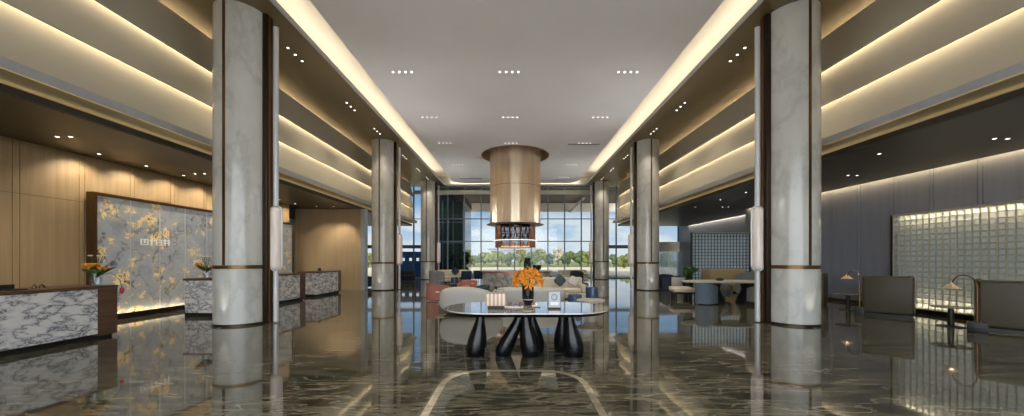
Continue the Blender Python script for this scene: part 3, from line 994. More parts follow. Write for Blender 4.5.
M['lattice_dark'] = pmat('grey_lattice', lin(84, 90, 98), 0.4, metal=0.5, var=0.1)
M['screen_back'] = pmat('pale_screen_backing', lin(216, 212, 200), 0.7, var=0.04)

def block_screen(name, label, loc, rz, length, zt, pitch, lat, back=True, zb=0.12, barw=0.016):
    """local: runs along +x, faces -y"""
    t = empty(name, label, 'screen', loc, rz)
    nx = round(length / pitch); nz = round((zt - zb) / pitch)
    px, pz = length / nx, (zt - zb) / nz
    mb = MB()
    for i in range(nx):
        for k in range(nz):
            x0, z0 = i * px + barw / 2 + 0.001, zb + k * pz + barw / 2 + 0.001
            x1, z1 = (i + 1) * px - barw / 2 - 0.001, zb + (k + 1) * pz - barw / 2 - 0.001
            xc, zc = (x0 + x1) / 2, (z0 + z1) / 2
            vs = [mb.bm.verts.new(p) for p in ((x0, 0, z0), (x1, 0, z0), (x1, 0, z1), (x0, 0, z1))]
            q = 0.28
            inn = [mb.bm.verts.new((xc + (v.co.x - xc) * (1 - q), -0.022, zc + (v.co.z - zc) * (1 - q))) for v in vs]
            mb.bm.faces.new(inn)
            for j in range(4):
                mb.bm.faces.new((vs[j], vs[(j + 1) % 4], inn[(j + 1) % 4], inn[j]))
    o = mb.build('glass_blocks', M['block'], t, smooth=False)
    mb = MB()
    for i in range(nx + 1):
        mb.box(i * px - barw / 2, -0.03, zb, i * px + barw / 2, 0.03, zt)
    for k in range(nz + 1):
        mb.box(0, -0.028, zb + k * pz - barw / 2, length, 0.028, zb + k * pz + barw / 2)
    mb.build('lattice', lat, t, smooth=False)
    MB().box(-0.05, -0.05, 0, -0.009, 0.06, zt + 0.05).build('frame_side', M['dark_bronze'], t, smooth=False)
    MB().box(length + 0.009, -0.05, 0, length + 0.05, 0.06, zt + 0.05).build('frame_side', M['dark_bronze'], t, smooth=False)
    MB().box(-0.009, -0.05, zt + 0.009, length + 0.009, 0.06, zt + 0.05).build('frame_top', M['lattice'], t, smooth=False)
    MB().box(-0.009, -0.05, 0, length + 0.009, 0.06, zb - 0.009).build('plinth', M['dark_bronze'], t, smooth=False)
    if back:
        MB().box(0, 0.20, 0.0, length, 0.22, zt + 0.05).build('backing', M['screen_back'], t, smooth=False)
    return t
# along the right wall: local x runs toward the viewer
block_screen('glass_block_screen', 'glowing glass block screen on the grey wall behind the dark booths', (11.33, 10.44, 0), -PI / 2, 6.6, 2.77, 0.15, M['lattice'])
area('screen_footlight', (11.45, 7.1, 0.14), 0.06, 6.3, 40, WARM2, (PI, 0, 0))
area('screen_toplight', (11.45, 7.1, 2.76), 0.06, 6.3, 42, WARM2, (0, 0, 0))
block_screen('glass_block_screen', 'pale blue glass block screen crossing the lounge behind the tan booth', (8.75, 17.2, 0), 0, 2.80, 2.77, 0.16, M['lattice_dark'], back=False, barw=0.026)

area('added_long_screen_fill', (11.515, 7.14, 1.45), 2.5, 6.4, 22, (0.86, 0.95, 1.0), (0, PI / 2, 0))  # unseen panel light added as fill for the middle of the long screen
area('added_screen_fill', (10.15, 17.42, 1.45), 2.7, 2.5, 20, (0.80, 0.92, 1.0), (-PI / 2, 0, 0))  # unseen panel light added behind the far screen to brighten its blocks
def curtain(x0, x1, label):
    t = empty('curtain', label, 'curtain', ((x0 + x1) / 2, 27.25, 0))
    mb = MB()
    n = int((x1 - x0) / 0.03)
    a, b = [], []
    for i in range(n + 1):
        x = x0 - (x0 + x1) / 2 + (x1 - x0) * i / n
        y = 0.04 * math.sin(i * 0.9)
        a.append(mb.bm.verts.new((x, y, 0.04))); b.append(mb.bm.verts.new((x, y, 2.10)))
    for i in range(n):
        mb.bm.faces.new((a[i], a[i + 1], b[i + 1], b[i]))
    mb.build('drape', M['sheer'], t)
    MB().box(-(x1 - x0) / 2, -0.07, 2.101, (x1 - x0) / 2, 0.07, 2.85).build('pelmet', M['cove'], t, smooth=False)
def sheer():
    m, nt, out = new_mat('pale_blue_sheer')
    tr = N(nt, 'ShaderNodeBsdfTranslucent'); tp = N(nt, 'ShaderNodeBsdfTransparent'); d = N(nt, 'ShaderNodeBsdfDiffuse')
    nz = N(nt, 'ShaderNodeTexNoise', i_Scale=14.0)
    L(nt, coords(nt, (1, 1, 0.02)), nz.inputs['Vector'])
    c = ramp(nt, nz.outputs['Fac'], [(0.3, lin(170, 196, 214)), (0.7, lin(206, 222, 232))])
    L(nt, c, tr.inputs['Color']); L(nt, c, d.inputs['Color'])
    m1 = N(nt, 'ShaderNodeMixShader', i_Fac=0.6)
    L(nt, d.outputs[0], m1.inputs[1]); L(nt, tr.outputs[0], m1.inputs[2])
    m2 = N(nt, 'ShaderNodeMixShader', i_Fac=0.25)
    L(nt, m1.outputs[0], m2.inputs[1]); L(nt, tp.outputs[0], m2.inputs[2])
    L(nt, m2.outputs[0], out.inputs[0])
    return m
M['sheer'] = sheer()
curtain(9.58, 11.0, 'pale blue sheer curtain at the far glass, next to the second column')
curtain(11.05, 12.85, 'pale blue sheer curtain at the far glass, in the corner by grey wall')

# ------------------------------------------------------------------ lounge booths, lamps and side tables
def booth(label, L0, mat, rz=None, w=0.95, d=0.80, h=1.06, group='high-backed booths'):
    """L0 = floor point of the rear corner seen at its far end; local x along the back, y into the seat"""
    t = empty('booth_seat', label, 'seat', (L0[0], L0[1], 0), rz, group)
    MB().box(0.03, 0.03, 0.0, w - 0.03, d - 0.03, 0.06).build('plinth', M['black_soft'], t, smooth=False)
    MB().box(0, 0, 0.06, w, 0.16, h, bev=0.07, seg=5).build('backrest', mat, t)
    MB().box(0, 0.162, 0.06, 0.14, d, h, bev=0.05, seg=4).build('wing', mat, t)
    MB().box(w - 0.14, 0.162, 0.06, w, d, h, bev=0.05, seg=4).build('wing', mat, t)
    MB().box(0.142, 0.164, 0.06, w - 0.142, d - 0.02, 0.42, bev=0.04, seg=3).build('seat', mat, t)
    return t
ang = math.atan2(8.84 - 9.54, 10.08 - 9.48)
booth('dark olive high-backed booth standing complete between two arc lamps', (9.48, 9.54), M['olive_leather'], ang, group=None)
booth('dark olive booth closest to the viewer, cropped by the picture edge', (9.83, 7.43), M['olive_leather'], ang, group=None)
booth('dark olive booth half hidden behind the marble column', (9.30, 11.92), M['olive_leather'], ang, group=None)

def side_table(label, x, y, h, r):
    t = empty('side_table', label, 'table', (x, y, 0))
    MB().lathe([(0, h - 0.02), (r - 0.01, h - 0.02), (r, h - 0.01), (r, h), (0, h)], seg=32).build('tabletop', M['side_top'], t)
    MB().lathe([(0, 0.021), (0.055, 0.021), (0.045, h - 0.021), (0, h - 0.021)], seg=16).build('stem', M['black_soft'], t)
    MB().lathe([(0, 0), (r * 0.72, 0), (r * 0.72, 0.012), (0, 0.02)], seg=32).build('base', M['black_soft'], t)
M['side_top'] = pmat('side_table_top', lin(96, 86, 70), 0.25, var=0.06)
side_table('small round pedestal table under the farther arc lamp', 9.90, 10.37, 0.47, 0.29)
side_table('small round pedestal table under the nearer arc lamp', 9.76, 7.82, 0.44, 0.31)
M['bulb'] = emit_mat('lamp_bulb', (1.0, 0.82, 0.55, 1), 9.0)
def arc_lamp(label, base, head, top, bw):
    bx, by = base
    t = empty('floor_lamp', label, 'lamp', (bx, by, 0))
    MB().box(-bw, -0.09, 0, bw, 0.09, 0.21, bev=0.01, rot=ang).build('base', M['black_soft'], t)
    hx, hy, hz = head[0] - bx, head[1] - by, head[2]
    pts = [(0, 0, 0.21), (0, 0, 0.6), (0, 0, top - 0.25)]
    for i in range(1, 9):
        a = i / 8 * PI
        pts.append((hx * (1 - math.cos(a)) / 2, hy * (1 - math.cos(a)) / 2, top - 0.25 + 0.25 * math.sin(a)))
    pts.append((hx, hy, hz + 0.13))
    MB().tube(pts, 0.011, 10).build('pole', M['bronze'], t)
    sh = MB().lathe([(0.02, hz + 0.14), (0.025, hz + 0.10), (0.14, hz), (0.135, hz), (0.02, hz + 0.095)], hx, hy, seg=28, closed=True).build('lamp_shade', M['shade'], t)
    MB().lathe([(0, hz + 0.005), (0.035, hz + 0.02), (0.03, hz + 0.06), (0, hz + 0.075)], hx, hy, seg=16).build('bulb', M['bulb'], sh)
    spot('arc_lamp_beam', (head[0], head[1], hz - 0.01), 6, (1, .8, .5), 120, 0.5)
M['shade'] = pmat('brass_lamp_shade', lin(200, 180, 140), 0.3, metal=0.6, var=0.08, emit=(1, .8, .5, 1), estr=0.12)
arc_lamp('slim arc lamp with brass cone shade, beside the farther pedestal table', (9.30, 9.42), (9.78, 10.28, 0.93), 1.19, 0.09)
arc_lamp('slim arc lamp with brass cone shade, beside the nearest booth', (9.50, 7.18), (9.50, 7.60, 0.87), 1.17, 0.13)

# ------------------------------------------------------------------ long oval table group (right)
def oval(rx, ry, n=40):
    return [(rx * math.cos(2 * PI * i / n), ry * math.sin(2 * PI * i / n)) for i in range(n)]
t = empty('communal_table', 'long oval pale stone table on dark pedestals beside the column', 'table', (7.45, 12.2, 0))
MB().poly(oval(1.6, 0.70), 0.71, 0.75).build('tabletop', M['pale_stone'], t)
for x in (-0.55, 0.75):
    MB().lathe([(0, 0.0), (0.42, 0.0), (0.40, 0.05), (0.24, 0.45), (0.30, 0.708), (0, 0.708)], x, 0, seg=24).build('pedestal', M['black_soft'], t)
def tub_chair(name, label, x, y, rz, mat, w=0.62, d=0.6, h=0.72, seat_h=0.42, legs=False, group=None):
    """local: back towards -y, open towards +y"""
    t = empty(name, label, 'chair', (x, y, 0), rz, group)
    seg = 18
    pts_o, pts_i = [], []
    for i in range(seg + 1):
        a = PI + PI * i / seg
        pts_o.append((w / 2 * math.cos(a), d * 0.5 * math.sin(a)))
        pts_i.append(((w / 2 - 0.09) * math.cos(a), (d * 0.5 - 0.09) * math.sin(a)))
    f = d * 0.38
    outline = [(-w / 2, f)] + pts_o + [(w / 2, f), (w / 2 - 0.09, f)] + pts_i[::-1] + [(-w / 2 + 0.09, f)]
    zb = 0.12 if legs else 0.03
    mb = MB().poly(outline, zb, h)
    for v in mb.bm.verts:
        if v.co.z > h - 0.01:
            k = (v.co.y + d / 2) / (d * 0.9)
            v.co.z -= 0.13 * max(0, k)
    mb.build('backrest', mat, t)
    MB().blob(0, 0.03, (zb + seat_h) / 2 + 0.0, w - 0.19, d - 0.14, seat_h - zb, 0.35, 0.45).build('seat', mat, t)
    if legs:
        for sx in (-1, 1):
            for sy in (-1, 1):
                MB().tube([(sx * w * 0.34, sy * d * 0.27, 0), (sx * w * 0.32, sy * d * 0.25, zb + 0.02)], 0.016, 8).build('leg', M['black_soft'], t)
    else:
        MB().lathe([(0, 0), (w * 0.36, 0), (w * 0.36, 0.03), (0, 0.03)], seg=20).build('base', M['black_soft'], t)
    return t
tub_chair('dining_chair', 'slate blue tub chair pulled up to end of long oval table', 6.42, 11.75, -0.9, M['slate'])
tub_chair('dining_chair', 'grey tub chair under the middle of the long oval table, near the column', 7.95, 11.35, 0.1, M['grey_fabric'], 0.55, 0.52, 0.68, legs=True)
tub_chair('dining_chair', 'grey tub chair under long oval table, behind its pedestal', 7.75, 13.05, PI, M['grey_fabric'], 0.55, 0.52, 0.68, legs=True)

def bench(label, x, y, w, d, rz):
    t = empty('bench', label, 'bench', (x, y, 0), rz)
    MB().box(-w / 2, -d / 2, 0.30, w / 2, d / 2, 0.43, bev=0.04, seg=3).build('cushion', M['beige_fabric'], t)
    MB().box(-w / 2 + 0.03, -d / 2 + 0.03, 0.24, w / 2 - 0.03, d / 2 - 0.03, 0.30).build('seat_frame', M['black_soft'], t, smooth=False)
    for sx in (-1, 1):
        for sy in (-1, 1):
            MB().box(sx * (w / 2 - 0.08) - 0.035, sy * (d / 2 - 0.07) - 0.035, 0, sx * (w / 2 - 0.08) + 0.035, sy * (d / 2 - 0.07) + 0.035, 0.24).build('leg', M['black_soft'], t, smooth=False)
bench('nearer low bench with beige cushion beside the long oval table', 6.35, 12.95, 1.0, 0.62, -0.12)
bench('farther low bench with beige cushion, in front of the potted plant', 6.52, 13.75, 0.72, 0.5, -0.12)

def plant(x, y):
    p = empty('plant_pot', 'tall dark tapered plant pot beside the pale glass block screen', 'pot', (x, y, 0))
    MB().lathe([(0, 0), (0.16, 0), (0.21, 0.62), (0.18, 0.62), (0.17, 0.57), (0, 0.57)], seg=28).build('body', M['black_soft'], p)
    MB().lathe([(0, 0.571), (0.168, 0.571), (0, 0.58)], seg=20).build('soil', M['dark_recess'], p)
    f = empty('potted_plant', 'dark green leafy plant growing in the tall dark pot', 'plant', (x, y, 0.57))
    rnd = random.Random(3)
    for i in range(34):
        a = rnd.uniform(0, 2 * PI); ln = rnd.uniform(0.25, 0.58); el = rnd.uniform(0.75, 1.45)
        ex, ez = ln * math.cos(el), ln * math.sin(el) + 0.12
        mb = MB().tube([(0, 0, 0), (ex * 0.5 * math.cos(a), ex * 0.5 * math.sin(a), ez * 0.65), (ex * math.cos(a), ex * math.sin(a), ez), (ex * 1.25 * math.cos(a), ex * 1.25 * math.sin(a), ez - 0.05)], [0.006, 0.012, 0.055, 0.004], 6)
        mb.build('leaf', M['leaf'], f)
plant(7.2, 14.5)
t = empty('planter_box', 'pale square planter standing behind the tall dark pot', 'planter', (7.1, 15.15, 0))
MB().box(-0.2, -0.2, 0, 0.2, 0.2, 0.72, bev=0.015).build('body', M['white_wall'], t)
MB().box(-0.17, -0.17, 0.721, 0.17, 0.17, 0.74).build('soil', M['dark_recess'], t)

booth('tan high-backed booth in front of the pale glass block screen', (8.75, 15.6), M['tan_leather'], 0.0, w=1.6, d=0.85, h=1.07, group=None)
t = tub_chair('armchair', 'grey high-backed armchair behind the long oval table, next to tan booth', 10.1, 15.0, 0.25, M['grey_fabric'], 0.8, 0.8, 1.0)
t = empty('centerpiece_bowl', 'low dark bowl of greenery on the long oval table', 'bowl', (7.2, 12.25, 0.75))
MB().lathe([(0, 0), (0.07, 0), (0.16, 0.05), (0.15, 0.05), (0.06, 0.012), (0, 0.012)], seg=24).build('bowl', M['black'], t)
mb = MB()
for i in range(20):
    a = random.uniform(0, 2 * PI); q = random.uniform(0.02, 0.16)
    mb.tube([(q * .3 * math.cos(a), q * .3 * math.sin(a), 0.02), (q * math.cos(a), q * math.sin(a), random.uniform(0.06, 0.1))], [0.012, 0.02], 5)
mb.build('foliage', M['leaf'], t)

# ------------------------------------------------------------------ centre table with its things
def centre_table():
    cx, cy, r, hl = 0.20, 5.40, 0.65, 1.25
    t = empty('centre_table', 'glossy oval stone table on black bulbous legs in the middle of the hall', 'table', (cx, cy, 0))
    def stad(rr, hw):
        p = []
        for i in range(21):
            a = -PI / 2 + PI * i / 20
            p.append((hw - rr + rr * math.cos(a), rr * math.sin(a)))
        for i in range(21):
            a = PI / 2 + PI * i / 20
            p.append((-hw + rr + rr * math.cos(a), rr * math.sin(a)))
        return p
    MB().poly(stad(r, hl), 0.75, 0.765).build('tabletop', M['table_stone'], t)
    mb = MB()
    a = stad(r - 0.002, hl - 0.002); b = stad(r - 0.06, hl - 0.06)
    va = [mb.bm.verts.new((x, y, 0.749)) for x, y in a]
    vb = [mb.bm.verts.new((x, y, 0.702)) for x, y in b]
    n = len(a)
    mb.bm.faces.new(va); mb.bm.faces.new(vb[::-1])
    for i in range(n):
        mb.bm.faces.new((va[i], va[(i + 1) % n], vb[(i + 1) % n], vb[i]))
    mb.build('under_edge', M['black'], t)
    def leg(tx, ty, bx, by, rt=0.06, rb=0.155):
        # smooth pear: thin neck, heavy foot
        pts, rs = [], []
        for i in range(17):
            u = i / 16
            z = 0.70 * (1 - u)
            e = u * u * (3 - 2 * u)
            pts.append((tx + (bx - tx) * (0.25 * u + 0.75 * e), ty + (by - ty) * (0.25 * u + 0.75 * e), z))
            rr = rt * 1.15 if i == 0 else rt + (rb - rt) * math.sin(min(1, max(0, (u - 0.08) / 0.72)) * PI / 2) ** 1.6
            if u > 0.8:
                rr = rb * (1 - 0.14 * ((u - 0.8) / 0.2) ** 2)
            rs.append(rr)
        mb = MB()
        rings = []
        for p, q in zip(pts, rs):
            rings.append([mb.bm.verts.new((p[0] + q * math.cos(2 * PI * k / 28), p[1] + q * 0.95 * math.sin(2 * PI * k / 28), p[2])) for k in range(28)])
        for A, B in zip(rings, rings[1:]):
            for k in range(28):
                mb.bm.faces.new((A[k], A[(k + 1) % 28], B[(k + 1) % 28], B[k]))
        mb.bm.faces.new(rings[0]); mb.bm.faces.new(rings[-1][::-1])
        mb.build('leg', M['black'], t)
    # px -> offsets from the table centre (front group at y=-0.05)
    leg(-0.72, 0.08, -0.80, 0.08)
    leg(-0.10, 0.08, -0.37, 0.09, 0.068, 0.14)
    leg(-0.02, 0.05, 0.06, 0.06, 0.068, 0.155)
    leg(0.07, 0.18, 0.16, 0.30, 0.06, 0.145)
    leg(0.66, 0.05, 0.74, 0.05, 0.06, 0.155)
    leg(0.58, 0.20, 0.60, 0.32, 0.06, 0.150)
centre_table()
TZ = 0.765
t = empty('vase', 'black cylindrical vase holding orange lilies on the oval stone table', 'vase', (0.225, 5.66, TZ))
MB().lathe([(0, 0), (0.06, 0), (0.065, 0.02), (0.095, 0.08), (0.095, 0.30), (0.085, 0.30), (0.085, 0.09), (0, 0.03)], seg=32).build('body', M['black'], t)
MB().lathe([(0.0955, 0.085), (0.097, 0.085), (0.097, 0.095), (0.0955, 0.095)], seg=32, closed=True).build('band', M['silver'], t)
def lilies():
    f = empty('lily_bouquet', 'big bunch of orange lilies in the black vase', 'flowers', (0.225, 5.66, TZ + 0.28))
    rnd = random.Random(11)
    heads = []
    for i in range(24):
        a = 2 * PI * i * 0.382 + rnd.uniform(-0.2, 0.2)
        q = math.sqrt((i + 0.5) / 24)
        el = PI / 2 - q * 1.75
        d = Vector((math.cos(a) * math.cos(el), math.sin(a) * math.cos(el), math.sin(el)))
        p = Vector((d.x * 0.18, d.y * 0.16, 0.09 + d.z * 0.16))
        heads.append((p, d))
    for p, d in heads:
        mb = MB()
        u = d.orthogonal().normalized(); w = d.cross(u)
        for k in range(6):
            b = 2 * PI * k / 6 + rnd.uniform(-.15, .15)
            e = u * math.cos(b) + w * math.sin(b)
            ln = rnd.uniform(0.10, 0.145)
            tip = p + d * ln * 0.55 + e * ln * 0.75
            mid = p + d * ln * 0.5 + e * ln * 0.34
            side = d.cross(e) * 0.021
            A = [mb.bm.verts.new(x) for x in (p, mid + side - d * 0.006, tip, mid - side - d * 0.006)]
            c = mb.bm.verts.new(mid + d * 0.008)
            e2 = mb.bm.verts.new(mid - d * 0.010)
            for j in range(4):
                mb.bm.faces.new((A[j], A[(j + 1) % 4], c))
                mb.bm.faces.new((A[(j + 1) % 4], A[j], e2))
        mb.build('blossom', M['orange'], f)
        MB().tube([(p.x * 0.15, p.y * 0.15, -0.05), (p.x * 0.6, p.y * 0.6, p.z * 0.5), tuple(p)], 0.005, 5).build('stem', M['leaf'], f)
lilies()
def stripe_mat():
    m, nt, out = new_mat('pink_striped_shade')
    b = N(nt, 'ShaderNodeBsdfPrincipled')
    v = coords(nt, (1, 0.0, 0.0))
    w = N(nt, 'ShaderNodeTexWave', wave_type='BANDS', bands_direction='X', i_Scale=5.5, i_Distortion=0.0)
    L(nt, v, w.inputs['Vector'])
    c = ramp(nt, w.outputs['Fac'], [(0.2, lin(226, 214, 204)), (0.5, lin(214, 182, 160)), (0.8, lin(196, 156, 132))])
    L(nt, c, b.inputs['Base Color'])
    b.inputs['Roughness'].default_value = 0.3
    L(nt, b.outputs[0], out.inputs[0])
    return m
M['stripe'] = stripe_mat()
t = empty('lantern', 'pink striped box lantern with thin dark handle on the oval stone table', 'lantern', (-0.265, 5.2, TZ))
MB().box(-0.12, -0.09, 0, 0.12, 0.09, 0.055, bev=0.006).build('base', M['black_soft'], t)
MB().box(-0.15, -0.11, 0.056, 0.15, 0.11, 0.235, bev=0.012).build('lamp_shade', M['stripe'], t)
hd = MB().tube([(0.0, 0, 0.236), (0.0, 0, 0.29), (0.115, 0, 0.29), (0.115, 0, 0.236)], 0.004, 6).build('handle', M['black_soft'], t)
MB().lathe([(0, 0.29), (0.012, 0.295), (0.022, 0.318), (0.012, 0.33), (0, 0.332)], 0.0, 0, seg=14).build('knob', M['black_soft'], hd)
t = empty('sign_stand', 'small framed card stand with round grey emblem on the oval table', 'sign', (0.595, 5.17, TZ))
card = MB().box(-0.09, -0.005, 0.025, 0.09, 0.005, 0.245).build('card', M['card'] if 'card' in M else pmat('grey_card', lin(190, 196, 204), 0.3, var=0.06), t, smooth=False)
MB().box(-0.095, -0.035, 0, 0.095, 0.035, 0.024, bev=0.004).build('base', M['black_soft'], t)
for x in (-0.093, 0.088):
    MB().box(x, -0.008, 0.025, x + 0.006, 0.008, 0.25).build('frame', M['dark_bronze'], t, smooth=False)
MB().box(-0.087, -0.008, 0.246, 0.087, 0.008, 0.252).build('frame', M['silver'], t, smooth=False)
mb = MB()
ring = [(0.04 * math.cos(2 * PI * i / 28), -0.0065, 0.175 + 0.04 * math.sin(2 * PI * i / 28)) for i in range(29)]
mb.tube(ring, 0.005, 6, caps=False)
mb.build('emblem', pmat('emblem_grey', lin(90, 100, 116), 0.4), card)
MB().box(-0.06, -0.0075, 0.06, 0.06, -0.0055, 0.105).build('card_strip', pmat('white_card', lin(238, 240, 244), 0.4, var=0.03), card, smooth=False)
t = empty('pen', 'thin dark pen lying on the oval table between vase and card stand', 'pen', (0.36, 5.33, TZ + 0.006))
MB().tube([(-0.05, 0.02, 0), (0.045, -0.015, 0)], 0.005, 8).build('barrel', M['black'], t)
MB().tube([(0.0451, -0.01504, 0), (0.06, -0.0206, 0)], [0.005, 0.001], 8).build('tip', M['silver'], t)

# ------------------------------------------------------------------ lounge in the middle
def curved_sofa(label, x, y, rz, w, h, mat, bend, taper=0.0, d=0.95):
    t = empty('sofa', label, 'sofa', (x, y, 0), rz)
    MB().blob(0, 0, 0.05 + (h - 0.05) / 2, w, 0.44, h - 0.05, 0.58, 0.6, bend=bend, taper=taper, nu=44, nv=16).build('backrest', mat, t)
    MB().blob(0, d * 0.55, 0.24, w * 0.93, d, 0.36, 0.3, 0.4, bend=bend * 0.9, nu=40).build('seat', mat, t)
    for sx in (-0.6, 0, 0.6):
        MB().lathe([(0, 0), (0.05, 0), (0.05, 0.07), (0, 0.07)], sx * w / 2, d * 0.5 + bend * sx * sx * .9, seg=12).build('leg', M['black_soft'], t)
    return t
curved_sofa('cream curved sofa seen from behind, nearest the oval table, sloping down to one end', -1.18, 9.35, 0.0, 1.75, 0.76, M['cream_fabric'], 0.35, 0.35)
curved_sofa('long cream curved sofa seen from behind, right of the vase', 0.47, 10.9, 0.0, 2.35, 0.64, M['cream_fabric'], 0.35)

def sofa(label, x, y, rz, w, mat, h=0.78, d=0.9, seat_h=0.43, arms=True, n=2):
    """front towards -y locally"""
    t = empty('sofa', label, 'sofa', (x, y, 0), rz)
    MB().box(-w / 2, -d / 2, 0.08, w / 2, d / 2, 0.26, bev=0.03, seg=3).build('base', mat, t)
    MB().box(-w / 2, d / 2 - 0.24, 0.262, w / 2, d / 2, h, bev=0.07, seg=4).build('backrest', mat, t)
    a = 0.16 if arms else 0
    if arms:
        for sx in (-1, 1):
            MB().box(sx * w / 2 - (a if sx > 0 else 0), -d / 2, 0.262, sx * w / 2 + (0 if sx > 0 else a), d / 2 - 0.245, 0.58, bev=0.05, seg=3).build('arm', mat, t)
    cw = (w - 2 * a) / n
    for i in range(n):
        x0 = -w / 2 + a + i * cw
        MB().box(x0 + 0.005, -d / 2 + 0.01, 0.263, x0 + cw - 0.005, d / 2 - 0.25, seat_h, bev=0.05, seg=3).build('cushion', mat, t)
    for sx in (-1, 1):
        for sy in (-1, 1):
            MB().tube([(sx * (w / 2 - 0.1), sy * (d / 2 - 0.1), 0), (sx * (w / 2 - 0.1), sy * (d / 2 - 0.1), 0.085)], 0.02, 8).build('leg', M['black_soft'], t)
    return t
sofa('beige sofa facing the viewer with a teal pillow, in the middle seating', 1.55, 13.1, 0.0, 2.1, M['beige_fabric'], 0.80)
def pillow(label, x, y, z, s, mat, tilt=0.3, spin=PI / 4, th=0.14):
    Mx = Matrix.Translation((x, y, z)) @ Matrix.Rotation(-tilt, 4, 'X') @ Matrix.Rotation(spin, 4, 'Y')
    mb = MB()
    mb.blob(0, 0, 0, s, th, s, 0.36, 0.6, nu=24, nv=12, M=None)
    bmesh.ops.transform(mb.bm, matrix=Mx, verts=mb.bm.verts)
    c = Vector((x, y, z))
    for v in mb.bm.verts:
        v.co -= c
    o = mb.build('pillow', mat, None)
    o.location = c
    return tag(o, label, 'pillow')
pillow('dark teal square pillow tipped on its corner on the beige sofa', 1.72, 13.08, 0.70, 0.36, M['teal'])
pillow('pale beige square pillow on the beige sofa beside the teal pillow', 2.22, 13.08, 0.675, 0.34, M['cream_fabric'], spin=0.5)
def drum_stool(label, x, y, r, h, mat):
    t = empty('drum_stool', label, 'stool', (x, y, 0))
    prof = [(0, 0), (r * 0.9, 0), (r * 0.97, 0.03), (r, h * 0.5), (r * 0.97, h - 0.03), (r * 0.9, h - 0.012), (0, h - 0.012)]
    MB().lathe(prof, seg=28).build('body', mat, t)
    MB().lathe([(0, h - 0.011), (r * 0.88, h - 0.011), (r * 0.86, h), (0, h)], seg=28).build('seat', mat, t)
drum_stool('taller glazed blue drum stool at the end of beige sofa', 2.87, 12.9, 0.22, 0.47, M['blue_ceramic'])
drum_stool('glazed blue drum stool behind the oval stone table, beside cream sofa', 1.90, 10.95, 0.22, 0.41, M['blue_ceramic'])
t = empty('coffee_table', 'low round pale stone coffee table behind the end of the oval table', 'table', (2.10, 9.6, 0))
MB().lathe([(0, 0.34), (0.36, 0.34), (0.38, 0.36), (0.38, 0.39), (0.36, 0.40), (0, 0.40)], seg=40).build('tabletop', M['pale_stone'], t)
MB().lathe([(0, 0), (0.22, 0), (0.16, 0.2), (0.22, 0.339), (0, 0.339)], seg=28).build('pedestal', M['pale_stone'], t)
# left part of the lounge
tub_chair('armchair', 'coral velvet tub chair nearest the viewer, at end of cream sofa', -2.82, 12.75, -0.9, M['coral'], 0.74, 0.74, 0.64)
tub_chair('armchair', 'coral velvet tub chair farther back, behind the sloping cream sofa', -1.85, 14.2, 2.6, M['coral'], 0.74, 0.72, 0.64)
t = empty('side_table', 'small white round side table beside the nearest coral chair', 'table', (-2.42, 11.7, 0))
MB().lathe([(0, 0.40), (0.2, 0.40), (0.2, 0.42), (0, 0.42)], seg=28).build('tabletop', M['white_wall'], t)
MB().lathe([(0, 0.013), (0.02, 0.013), (0.02, 0.399), (0, 0.399)], seg=12).build('stem', M['silver'], t)
MB().lathe([(0, 0), (0.14, 0), (0.14, 0.012), (0, 0.012)], seg=24).build('base', M['silver'], t)
t = empty('wire_basket', 'small round grey wire basket on the floor beside cream sofa', 'basket', (-2.18, 10.75, 0))
MB().lathe([(0, 0.0), (0.1, 0.0), (0.13, 0.17), (0.115, 0.17), (0.09, 0.015), (0, 0.015)], seg=24).build('body', M['grey_fabric'], t)
MB().lathe([(0.114, 0.171), (0.132, 0.171), (0.132, 0.185), (0.114, 0.185)], seg=24, closed=True).build('rim', M['silver'], t)
M['rug'] = pmat('pale_pink_rug', lin(196, 176, 164), 0.95, var=0.1, scale=(30, 30, 30), bump=0.2)
tag(MB().box(-3.15, 12.4, 0.0, 2.3, 15.6, 0.01, bev=0.003).build('rug', M['rug'], smooth=False), 'pale pinkish rug under the middle seating', 'rug')
tub_chair('armchair', 'grey high-backed armchair in front of the farthest marble column', -4.05, 18.2, -1.9, M['grey_fabric'], 0.75, 0.72, 0.95)
sofa('beige sofa with a dark diamond pillow, near the dark glass annex', -3.9, 22.4, 0.0, 1.9, M['beige_fabric'], 0.82)
pillow('dark square pillow tipped on its corner on the far beige sofa', -3.75, 22.36, 0.73, 0.40, M['navy'])
drum_stool('glazed blue drum stool in front of the far beige sofa', -3.45, 20.3, 0.21, 0.45, M['blue_ceramic'])
def lounge_chair(label, x, y, rz, mat, w=0.62, h=0.85):
    t = empty('lounge_chair', label, 'chair', (x, y, 0), rz)
    MB().box(-w / 2, -0.32, 0.30, w / 2, 0.26, 0.43, bev=0.04, seg=3).build('seat', mat, t)
    Mx = Matrix.Translation((0, 0.27, 0.36)) @ Matrix.Rotation(-0.28, 4, 'X')
    MB().box(-w / 2, 0.0, 0.0, w / 2, 0.10, h - 0.36, bev=0.04, seg=3, M=Mx).build('backrest', mat, t)
    for sx in (-1, 1):
        MB().tube([(sx * w * 0.42, -0.26, 0), (sx * w * 0.42, -0.24, 0.31)], 0.015, 8).build('leg', M['black_soft'], t)
        MB().tube([(sx * w * 0.42, 0.30, 0), (sx * w * 0.42, 0.22, 0.31)], 0.015, 8).build('leg', M['black_soft'], t)
    return t
lounge_chair('navy lounge chair with reclined back, nearer the blue stool', -2.92, 21.0, PI + 0.3, M['navy'])
lounge_chair('navy lounge chair with reclined back, nearer the stone bar', -2.05, 21.7, PI - 0.3, M['navy'])
t = empty('coffee_table', 'low dark reddish coffee table behind the coral chairs', 'table', (-2.95, 16.9, 0))
MB().poly(oval(0.32, 0.25), 0.29, 0.32).build('tabletop', M['counter_wood'], t)
